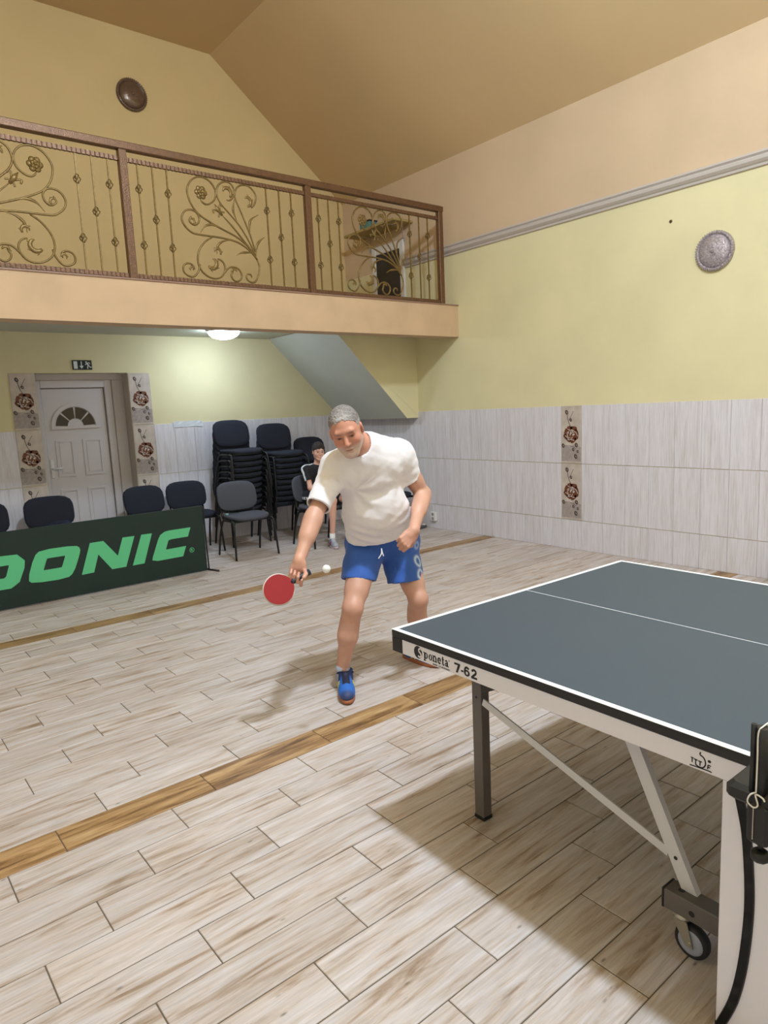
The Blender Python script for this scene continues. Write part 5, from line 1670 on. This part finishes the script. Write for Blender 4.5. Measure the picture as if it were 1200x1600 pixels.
side = gauss(q_, (0.062, 0.02, -0.045), (0.022, 0.03, 0.03)) + gauss(q_, (-0.062, 0.02, -0.045), (0.022, 0.03, 0.03))
beard = beard / (1 + np.exp(-(q_[:, 1] - 0.012) / 0.008))
bm = np.clip(np.maximum(beard, 0.6 * side), 0, 1) * hm / (1 + np.exp(-(q_[:, 2] + 0.122) / 0.003))
bm *= 1 - gauss(q_, (0, 0.092, -0.068), (0.021, 0.03, 0.0075))
col = blend(col, bm * (0.62 + 0.18 * wave(Vv, 500, 5)), (206, 194, 184))
col = blend(col, hm * 0.8 * gauss(q_, (0, 0.09, -0.068), (0.021, 0.02, 0.003)), (96, 52, 46))
col = blend(col, hm * 0.3 * gauss(q_, (0, 0.092, -0.056), (0.026, 0.03, 0.005)), (150, 132, 122))
for kn in ('kneeR', 'kneeL'):
    col = blend(col, 0.35 * np.exp(-((Vv - J[kn]) ** 2).sum(1) / 0.05 ** 2), (184, 112, 92))
for wr in ('wrR', 'wrL'):
    col = blend(col, 0.35 * np.exp(-((Vv - J[wr] - V(0, 0, -0.06)) ** 2).sum(1) / 0.07 ** 2), (206, 132, 116))
loc(link('body', np_mesh('body', Vv, Q, M_skin, col), man))
# eyes
W = lambda x, y, z: HO + (x * hx + y * HY + z * HZ) * HS
for sx in (-1, 1):
    q = MB(); q.mi = 0
    c0 = W(sx * 0.031, 0.0760, 0.0035)
    q.lathe([(0.0005, -0.0125), (0.007, -0.0103), (0.0118, -0.004), (0.0124, 0.0), (0.0118, 0.004), (0.0072, 0.0102), (0.0005, 0.0125)], 14)
    e_ = build(q, 'eye', mat('eye_dark', (70, 52, 46), rough=0.2), man)
    e_.location = tuple(c0 - MO)
# hair: cropped grey
FH = Field(HO - 0.16, HO + 0.17, 0.004)
FH.ell(W(0, -0.016, 0.037), (0.0795 * HS, 0.0995 * HS, 0.0905 * HS), HA, 0.01)
X, Y, Z = FH.grid()
P3 = np.stack([X - HO[0], Y - HO[1], Z - HO[2]], -1) @ np.array(HA).T / HS
zb = np.interp(P3[..., 1], [-0.12, -0.09, -0.03, 0.0, 0.03, 0.05, 0.085, 0.12], [-0.055, -0.05, 0.002, 0.004, 0.020, 0.068, 0.093, 0.10])
zb = zb + 0.005 * np.sin(P3[..., 0] * 260) + 0.004 * np.sin(P3[..., 0] * 93 + 1)
FH.F = np.maximum(FH.F, zb - P3[..., 2])
Vh, Qh = FH.surface(); Vh = relax(Vh, Qh, 1, 0.4)
Nh = vnormals(Vh, Qh)
Vh = Vh + Nh * (0.0020 * wave(Vh, 420, 11) + 0.0016 * wave(Vh, 140, 12))[:, None]
qh = head_local(Vh, HO, HA, HS)
ch = np.tile(lin((132, 124, 122)), (len(Vh), 1)) * (1 + 0.45 * wave(Vh, 420, 13))[:, None]
ch = blend(ch, 0.75 * gauss(qh, (0.0, 0.085, 0.085), (0.06, 0.06, 0.04)), (214, 206, 204))
ch = blend(ch, 0.6 * (np.abs(qh[:, 0]) > 0.055) * (qh[:, 2] < 0.05), (186, 178, 176))
loc(tag(link('hair', np_mesh('hair', Vh, Qh, M_hair, np.clip(ch, 0, 1)), man), 'short cropped grey hair'))

# T-shirt
FS = Field((1.78, 2.58, 0.70), (2.86, 3.42, 1.50), 0.005)
FS.ell(J['chest'], (0.197, 0.135, 0.205), TA, 0.06)
FS.cone(J['shR'], J['shL'], 0.074, 0.070, 0.07)
FS.cone(J['neck'] - t_up * 0.03, J['shR'], 0.070, 0.076, 0.05)
FS.cone(J['neck'] - t_up * 0.03, J['shL'], 0.074, 0.070, 0.08)
FS.cone(J['neck'] + t_up * 0.005 + ax_l * 0.05, J['shL'] - ax_l * 0.02, 0.060, 0.066, 0.06)
FS.ell(J['belly'], (0.205, 0.165, 0.20), TA, 0.06)
FS.ell(J['hem'], (0.200, 0.150, 0.16), TA, 0.06)
for sd in 'RL':
    FS.cone(J['sh' + sd], J['cuff' + sd], 0.076, 0.070, 0.05)
F0 = FS.F.copy()
X, Y, Z = FS.grid()
def plane(p, n):
    n = nrm(n)
    return (X - p[0]) * n[0] + (Y - p[1]) * n[1] + (Z - p[2]) * n[2]
cut = plane(J['hemcut'], -t_up * 0.75 - V(0, 0, 0.6))
cut = np.where(np.abs(plane(J['belly'], ax_l)) < 0.27, cut, -1)
for sd in 'RL':
    dcf = plane(J['cuff' + sd], J['cuff' + sd] - J['sh' + sd])
    near = np.sqrt((X - J['cuff' + sd][0]) ** 2 + (Y - J['cuff' + sd][1]) ** 2 + (Z - J['cuff' + sd][2]) ** 2) < 0.16
    armv = nrm(J['cuff' + sd] - J['sh' + sd]); tt = np.clip(plane(J['cuff' + sd], armv), -0.02, 0.3)
    torso_side = np.sqrt((X - J['cuff' + sd][0] - tt * armv[0]) ** 2 + (Y - J['cuff' + sd][1] - tt * armv[1]) ** 2 + (Z - J['cuff' + sd][2] - tt * armv[2]) ** 2) < (0.090 if sd == 'R' else 0.112)
    cut = np.where(near & torso_side, np.maximum(cut, dcf), cut)
FS.F = np.maximum(FS.F, cut.astype(np.float32))
# neck opening
FS.cone(J['neck'] + t_up * 0.005 + t_fr * 0.01, HO, 0.075, 0.085, 0.006, 'sub')
FS.F = np.maximum(FS.F, -(F0 + 0.012))
Vs, Qs = FS.surface(); Vs = relax(Vs, Qs, 2, 0.4)
Ns = vnormals(Vs, Qs)
# folds: radiating from the arm pits and across the belly
d = np.zeros(len(Vs))
for sd, amp in (('R', 0.0048), ('L', 0.0030)):
    pit = J['sh' + sd] * 0.75 + J['belly'] * 0.25 + t_fr * 0.06
    rel = Vs - pit
    a_ = np.arctan2(rel @ t_up, rel @ ax_l); r_ = np.linalg.norm(rel, axis=1)
    d += amp * np.sin(a_ * 7 + 2 * np.sin(r_ * 14)) * np.exp(-((r_ - 0.13) / 0.08) ** 2) * np.clip((r_ - 0.05) / 0.08, 0, 1)
hgt = (Vs - J['belly']) @ t_up
lat = (Vs - J['belly']) @ ax_l
d += 0.0055 * np.sin(hgt * 95 + 6 * np.sin(lat * 9 + 0.6)) * np.exp(-((hgt + 0.06) / 0.08) ** 2) * np.clip((np.abs(lat) - 0.02) / 0.12, 0, 1)
d += 0.0036 * wave(Vs, 30, 21) + 0.0016 * wave(Vs, 70, 22)
for sd in 'RL':
    arm = nrm(J['cuff' + sd] - J['sh' + sd]); tpar = (Vs - J['sh' + sd]) @ arm / np.linalg.norm(J['cuff' + sd] - J['sh' + sd])
    nearc = np.exp(-((tpar - 0.55) / 0.35) ** 2) * np.exp(-(np.linalg.norm(Vs - (J['sh' + sd] + J['cuff' + sd]) / 2, axis=1) / 0.13) ** 4)
    d += 0.0022 * np.sin((Vs @ arm) * 90 + 4 * (Vs @ t_fr) * 8) * nearc
Vs = Vs + Ns * d[:, None]
loc(tag(link('t_shirt', np_mesh('t_shirt', Vs, Qs, M_shirt), man), 'plain white short-sleeved T-shirt'))

# shorts
FT = Field((2.05, 2.70, 0.50), (2.92, 3.46, 1.02), 0.005)
FT.cone(J['hipR'], J['hipL'], 0.135, 0.135, 0.05)
FT.ell(J['pelvis'] + t_up * 0.07, (0.185, 0.145, 0.12), TA, 0.05)
for sd, r0, r1 in (('R', 0.118, 0.098), ('L', 0.118, 0.112)):
    FT.cone(J['hip' + sd], J['leg' + sd] * 1.25 - J['hip' + sd] * 0.25, r0, r1, 0.035)
F0 = FT.F.copy()
X, Y, Z = FT.grid()
cut = np.full(X.shape, -1, np.float32)
for sd in 'RL':
    dc = plane(J['leg' + sd], nrm(J['leg' + sd] - J['hip' + sd]) + V(0, 0, -0.8))
    other = 'L' if sd == 'R' else 'R'
    mine = ((X - J['leg' + sd][0]) ** 2 + (Y - J['leg' + sd][1]) ** 2) < ((X - J['leg' + other][0]) ** 2 + (Y - J['leg' + other][1]) ** 2)
    cut = np.where(mine, dc, cut)
cut = np.maximum(cut, plane(J['pelvis'] + t_up * 0.15, t_up))
FT.F = np.maximum(FT.F, cut.astype(np.float32))
FT.F = np.maximum(FT.F, -(F0 + 0.012))
Vt, Qt = FT.surface(); Vt = relax(Vt, Qt, 2, 0.4)
Nt = vnormals(Vt, Qt)
Vt = Vt + Nt * (0.005 * wave(Vt, 26, 31) + 0.0025 * wave(Vt, 60, 32))[:, None]
ct = np.tile(lin((48, 92, 176)), (len(Vt), 1)) * (1 + 0.06 * wave(Vt, 40, 33))[:, None]
# pale ring motifs down the outer left leg
lo_ = nrm(J['legL'] - J['hipL'])
side_n = nrm(img(0.80, 0.05, 0.55))
s0 = J['hipL'] + lo_ * 0.10
for k, (aa, bb) in enumerate(((-0.02, 0.02), (0.075, 0.034), (0.155, 0.032))):
    cpt = J['hipL'] + lo_ * (0.07 + aa) + side_n * 0.13
    rel = Vt - cpt
    tang = nrm(np.cross(lo_, side_n))
    rr = np.sqrt((rel @ lo_) ** 2 + (rel @ tang) ** 2)
    front = (rel @ side_n) > -0.06
    ct = blend(ct, (np.exp(-((rr - bb * 0.85) / 0.009) ** 2) * front) * (1.0 if k else 0.5), (196, 214, 240))
loc(tag(link('shorts', np_mesh('shorts', Vt, Qt, M_shorts, np.clip(ct, 0, 1)), man), 'royal blue sports shorts with pale ring motifs on one leg'))
# drawstring
q = MB(); dsp = J['draw']
q.tube(smooth_path([dsp, dsp + img(0, -1, 0.2) * 0.03, dsp + img(-0.3, -1, 0.1) * 0.06], 4), 0.0035, 6)
q.tube(smooth_path([dsp, dsp + img(0.2, -1, 0.3) * 0.025, dsp + img(0.3, -1, 0.1) * 0.045], 4), 0.0035, 6)
loc(build(q, 'drawstring', M_line, man))
# socks and shoes
for sd in 'RL':
    an = J['ank' + sd]; kn = J['knee' + sd]
    q = MB(); dd = nrm(kn - an)
    q.tube([an - V(0, 0, 0.06), an, an + dd * 0.028], [0.044, 0.0435, 0.0425], 16)
    loc(build(q, 'sock', M_sock, man))
MSC = dict(main=(36, 104, 196), heel=(26, 46, 104), throat=(22, 26, 58), toe=(52, 66, 112), sole=mat('gum_sole', (164, 98, 62), rough=0.6), lace=mat('navy_lace', (18, 22, 40), rough=0.8), stripe=mat('yellow_stripe', (226, 226, 120), rough=0.5))
for hl, te in (('heelR', 'toeR'), ('heelL', 'toeL')):
    s_ = shoe(man, J[hl] - MO, J[te] - MO, 0.30, MSC)
    s_['label'] = 'blue indoor shoe with gum sole and yellow stripes'

# ------------------------------------------------------------------ bat and ball
hdir = nrm(CR * 0.74 + CU * 0.42 + CF * 0.40)
bn = nrm(-CF - hdir * (-CF @ hdir) + CU * 0.05); bn = nrm(bn - hdir * (bn @ hdir))
bs = np.cross(bn, hdir)
bat = thing('table_tennis_bat', 'red rubber table tennis bat held in the player\'s lowered hand', 'bat', tuple(J['bat']))
def disc(rx, rl, t0, t1, m, name, taper=True, parent=bat):
    q = MB(); n = 40
    P = []
    for i in range(n):
        a = 2 * PI * i / n
        x = rl * math.cos(a); y = rx * math.sin(a)
        if taper and x > rl * 0.45:
            y *= 1 - 0.25 * (x - rl * 0.45) / rl
        P.append((x, y))
    q.prism(P, bn * t1, hdir, bs, bn, t1 - t0)
    return build(q, name, m, parent)
M_wood = mat('bat_wood', (196, 160, 112), rough=0.5)
blade = disc(0.0765, 0.081, -0.0035, 0.0035, M_wood, 'blade')
disc(0.0745, 0.079, 0.0035, 0.0075, mat('red_rubber', (150, 12, 26), rough=0.5), 'red_rubber')
disc(0.0745, 0.079, -0.0075, -0.0035, mat('black_rubber_sheet', (26, 26, 28), rough=0.55), 'black_rubber')
q = MB(); q.tube([tuple(hdir * 0.079 * math.cos(2 * PI * i / 36) + bs * 0.0765 * math.sin(2 * PI * i / 36) * (1 - 0.25 * max(0, math.cos(2 * PI * i / 36) - 0.45))) for i in range(4, 33)], 0.0052, 6)
build(q, 'edge_tape', mat('pale_edge_tape', (206, 190, 186), rough=0.5), bat)
q = MB()
q.tube([tuple(hdir * a) for a in (0.070, 0.085, 0.12, 0.16, 0.182)], [0.012, 0.0145, 0.014, 0.0148, 0.0165], 12, flat=(bn, 0.8))
build(q, 'handle', mat('dark_blue_black_handle', (34, 38, 52), rough=0.5), bat)
q = MB(); q.tube([tuple(hdir * a) for a in (0.1825, 0.185)], [0.0164, 0.013], 12, flat=(bn, 0.8)); build(q, 'end_cap', mat('bat_end', (84, 100, 120), rough=0.5), bat)
q = MB(); q.lathe([(0.02 * math.sin(PI * i / 12) + 0.0002, -0.02 * math.cos(PI * i / 12)) for i in range(13)], 24)
ball = build(q, 'ball', mat('white_ball', (244, 242, 240), rough=0.45), None, tuple(J['ball']))
tag(ball, 'white table tennis ball in the air beside the player', 'ball')

# ------------------------------------------------------------------ the boy on a chair
boy = thing('person', 'boy in black shirt with white sleeve stripes sitting on a chair behind the player', 'person', (4.55, 6.85, 0.0))
BO = V(4.55, 6.85, 0.0)
def locb(o):
    o.location = tuple(-BO); return o
B = dict(shR=V(4.445, 6.975, .905), shL=V(4.685, 6.905, .905), neck=V(4.572, 6.93, .955), pelvis=V(4.55, 7.02, .57), hipR=V(4.475, 6.985, .565), hipL=V(4.63, 6.96, .565),
         kneeR=V(4.505, 6.535, .555), kneeL=V(4.73, 6.52, .55), ankR=V(4.50, 6.585, .105), ankL=V(4.74, 6.58, .105), elR=V(4.395, 6.83, .70), wrR=V(4.478, 6.64, .632), elL=V(4.755, 6.76, .69), wrL=V(4.70, 6.62, .628),
         head=V(4.575, 6.885, 1.115), chest=V(4.562, 6.945, .83), belly=V(4.556, 6.985, .69))
bl = nrm(B['shL'] - B['shR']); bu = nrm(B['neck'] - B['pelvis']); bl = nrm(bl - bu * (bl @ bu)); bf = np.cross(bu, bl); bf = bf if bf[1] < 0 else -bf
BA = (bl, bf, bu)
hu = nrm(V(0.02, -0.10, 1)); hf = nrm(V(-0.30, -0.95, -0.12)); hf = nrm(hf - hu * (hf @ hu)); hl = np.cross(hf, hu); hl = hl if hl @ bl > 0 else -hl
BH = (hl, hf, hu); BS = 0.86
F = Field((4.28, 6.42, 0.04), (4.90, 7.20, 1.28), 0.0055)
F.ell(B['chest'], (0.105, 0.07, 0.14), BA, 0.05); F.ell(B['belly'], (0.095, 0.075, 0.12), BA, 0.05)
F.cone(B['hipR'], B['hipL'], 0.075, 0.075, 0.03)
for sd in 'RL':
    F.cone(B['hip' + sd], B['knee' + sd], 0.062, 0.046, 0.03)
    F.cone(B['knee' + sd], B['ank' + sd], 0.044, 0.028, 0.02)
    F.ell(B['knee' + sd] * .7 + B['ank' + sd] * .3 + V(0, 0.02, 0), (0.036, 0.036, 0.09), None, 0.03)
    F.cone(B['ank' + sd], B['ank' + sd] + V(0, 0, -0.05), 0.028, 0.028, 0.02)
    F.ball(B['sh' + sd], 0.042, 0.03)
    F.cone(B['sh' + sd], B['el' + sd], 0.038, 0.030, 0.02); F.cone(B['el' + sd], B['wr' + sd], 0.032, 0.022, 0.02)
F.cone(B['neck'], B['head'] - hu * 0.05, 0.040, 0.040, 0.03)
F.cone(B['shR'], B['shL'], 0.045, 0.045, 0.04)
head_prims(F, B['head'], BH, BS, True)
hand(F, B['wrR'], (B['kneeR'] - B['wrR']) * V(1, 1, 0.3) + V(0.03, 0, 0), V(0, 0, -1), -1, ((12, 25, 20),) * 4, ((0.5, 0.8, 0.2), (0.2, 0.9, 0.3)), 0.78, 0.021)
hand(F, B['wrL'], V(-0.02, -1, -0.3), V(0, 0, -1), 1, ((12, 25, 20),) * 4, ((0.5, 0.8, 0.2), (0.2, 0.9, 0.3)), 0.78, 0.021)
Vv, Q = F.surface()
q_ = head_local(Vv, B['head'], BH, BS)
col = np.tile(lin((216, 166, 148)), (len(Vv), 1))
hm = ((q_[:, 2] > -0.13) & (np.abs(q_[:, 0]) < 0.10) & (np.abs(q_[:, 1]) < 0.14) & (q_[:, 2] < 0.14)).astype(float)
for sx in (-1, 1):
    col = blend(col, hm * 0.9 * gauss(q_, (sx * 0.031, 0.088, 0.004), (0.013, 0.025, 0.006)), (46, 34, 32))
    col = blend(col, hm * 0.8 * gauss(q_, (sx * 0.034, 0.088, 0.026), (0.02, 0.03, 0.0055)), (74, 52, 44))
col = blend(col, hm * 0.7 * gauss(q_, (0, 0.09, -0.068), (0.02, 0.03, 0.007)), (176, 96, 88))
locb(link('body', np_mesh('body', Vv, Q, M_skin, col), boy))
FH = Field(B['head'] - 0.15, B['head'] + 0.15, 0.0045)
WB = lambda x, y, z: B['head'] + (x * hl + y * hf + z * hu) * BS
FH.ell(WB(0, -0.014, 0.042), (0.087 * BS, 0.108 * BS, 0.098 * BS), BH, 0.01)
X, Y, Z = FH.grid()
P3 = np.stack([X - B['head'][0], Y - B['head'][1], Z - B['head'][2]], -1) @ np.array(BH).T / BS
zb = np.interp(P3[..., 1], [-0.12, -0.09, -0.03, 0.0, 0.03, 0.05, 0.09, 0.12], [-0.06, -0.055, 0.0, -0.012, 0.0, 0.034, 0.050, 0.054]) + 0.007 * np.sin(P3[..., 0] * 150) + 0.006 * np.sin(P3[..., 0] * 70 + 1)
FH.F = np.maximum(FH.F, zb - P3[..., 2])
Vh, Qh = FH.surface(); Nh = vnormals(Vh, Qh)
Vh = Vh + Nh * (0.004 * wave(Vh, 200, 41))[:, None]
ch = np.tile(lin((44, 34, 30)), (len(Vh), 1)) * (1 + 0.3 * wave(Vh, 300, 42))[:, None]
locb(tag(link('hair', np_mesh('hair', Vh, Qh, M_hair, np.clip(ch, 0, 1)), boy), 'short dark brown hair'))
for sx in (-1, 1):
    q = MB(); q.lathe([(0.0005, -0.0105), (0.006, -0.0087), (0.010, -0.0035), (0.0104, 0.0), (0.010, 0.0035), (0.006, 0.0086), (0.0005, 0.0105)], 12)
    e_ = build(q, 'eye', mat('eye_dark', (70, 52, 46), rough=0.2), boy); e_.location = tuple(WB(sx * 0.031, 0.0775, 0.0045) - BO)
# shirt: black with white shoulder stripes
FS = Field((4.28, 6.70, 0.50), (4.88, 7.20, 1.04), 0.0055)
FS.ell(B['chest'], (0.125, 0.088, 0.155), BA, 0.05); FS.ell(B['belly'], (0.118, 0.095, 0.14), BA, 0.05)
FS.cone(B['shR'], B['shL'], 0.056, 0.056, 0.04)
FS.ell(B['pelvis'] + V(0, 0, 0.04), (0.122, 0.10, 0.07), BA, 0.04)
for sd in 'RL':
    FS.cone(B['sh' + sd], B['sh' + sd] * 0.28 + B['el' + sd] * 0.72, 0.056, 0.049, 0.03)
F0 = FS.F.copy()
X, Y, Z = FS.grid()
cut = np.where(np.abs(plane(B['belly'], bl)) < 0.3, 0.55 - Z, -1).astype(np.float32)
for sd in 'RL':
    cc = B['sh' + sd] * 0.35 + B['el' + sd] * 0.65
    dc = plane(cc, B['el' + sd] - B['sh' + sd])
    near = (np.sqrt((X - cc[0]) ** 2 + (Y - cc[1]) ** 2 + (Z - cc[2]) ** 2) < 0.10) & (plane(B['belly'], bl) * (1 if sd == 'L' else -1) > 0.085)
    cut = np.where(near, np.maximum(cut, dc), cut)
FS.F = np.maximum(FS.F, cut)
FS.cone(B['neck'] + bu * 0.012, B['head'], 0.050, 0.055, 0.004, 'sub')
FS.F = np.maximum(FS.F, -(F0 + 0.012))
Vs, Qs = FS.surface(); Vs = relax(Vs, Qs, 1, 0.4); Ns = vnormals(Vs, Qs)
Vs = Vs + Ns * (0.003 * wave(Vs, 50, 51))[:, None]
cs_ = np.tile(lin((20, 19, 24)), (len(Vs), 1))
for sd, sg in (('R', -1), ('L', 1)):
    arm = nrm(B['el' + sd] - B['sh' + sd])
    outn = nrm(bl * sg + bf * 0.35); outn = nrm(outn - arm * (outn @ arm)); tn = np.cross(arm, outn)
    rel = Vs - B['sh' + sd]
    st_ = (np.abs(rel @ tn) < 0.017) & ((rel @ outn) > 0.0) & ((rel @ arm) > -0.05) & ((rel @ arm) < 0.2)
    top_ = (np.abs((Vs - B['sh' + sd]) @ bf) < 0.017) & ((Vs - B['sh' + sd]) @ bu > 0.02) & (np.abs((Vs - B['sh' + sd]) @ bl) < 0.09)
    cs_ = blend(cs_, (st_ | top_).astype(float), (226, 226, 230))
locb(tag(link('t_shirt', np_mesh('t_shirt', Vs, Qs, attr_mat('black_shirt', 0.85), cs_), boy), 'black T-shirt with white stripe along each sleeve'))
# shorts: black with pale lettering-like side trim
FT = Field((4.30, 6.50, 0.40), (4.90, 7.20, 0.72), 0.0055)
FT.cone(B['hipR'], B['hipL'], 0.092, 0.092, 0.04)
for sd in 'RL':
    FT.cone(B['hip' + sd], B['hip' + sd] * 0.18 + B['knee' + sd] * 0.82, 0.080, 0.068, 0.03)
X, Y, Z = FT.grid()
F0 = FT.F.copy()
cut = (6.615 - Y).astype(np.float32)
FT.F = np.maximum(np.maximum(FT.F, cut), 0.484 - Z)
FT.F = np.maximum(FT.F, -(F0 + 0.012))
Vt, Qt = FT.surface(); Vt = relax(Vt, Qt, 1, 0.4); Nt = vnormals(Vt, Qt)
Vt = Vt + Nt * (0.003 * wave(Vt, 45, 61))[:, None]
Vt[:, 2] = np.maximum(Vt[:, 2], 0.482)
ct = np.tile(lin((18, 18, 24)), (len(Vt), 1))
trim_ = (np.abs(Vt[:, 2] - 0.565) < 0.016) & (Vt[:, 0] < 4.46) & (np.sin(Vt[:, 1] * 180) > -0.3)
ct = blend(ct, trim_.astype(float), (216, 216, 222))
locb(tag(link('shorts', np_mesh('shorts', Vt, Qt, attr_mat('black_shorts', 0.85), ct), boy), 'black shorts with a broken white side trim'))
for sd in 'RL':
    an = B['ank' + sd]
    q = MB(); q.tube([an - V(0, 0, 0.05), an, an + V(0, -0.005, 0.06)], [0.036, 0.034, 0.034], 14)
    locb(build(q, 'sock', mat('white_sock', (232, 232, 234), rough=0.9), boy))
BSC = dict(main=(150, 152, 164), heel=(132, 134, 148), throat=(176, 178, 188), toe=(168, 168, 178), sole=mat('white_red_sole', (206, 186, 190), rough=0.6), lace=mat('pale_lace', (206, 206, 210), rough=0.8), stripe=mat('crimson_stripe', (168, 44, 74), rough=0.5))
for hl_, te in ((V(4.51, 6.64, 0), V(4.44, 6.41, 0)), (V(4.74, 6.64, 0), V(4.74, 6.39, 0))):
    s_ = shoe(boy, hl_ - BO, te - BO, 0.235, BSC)
    s_['label'] = 'grey trainer with crimson stripe'
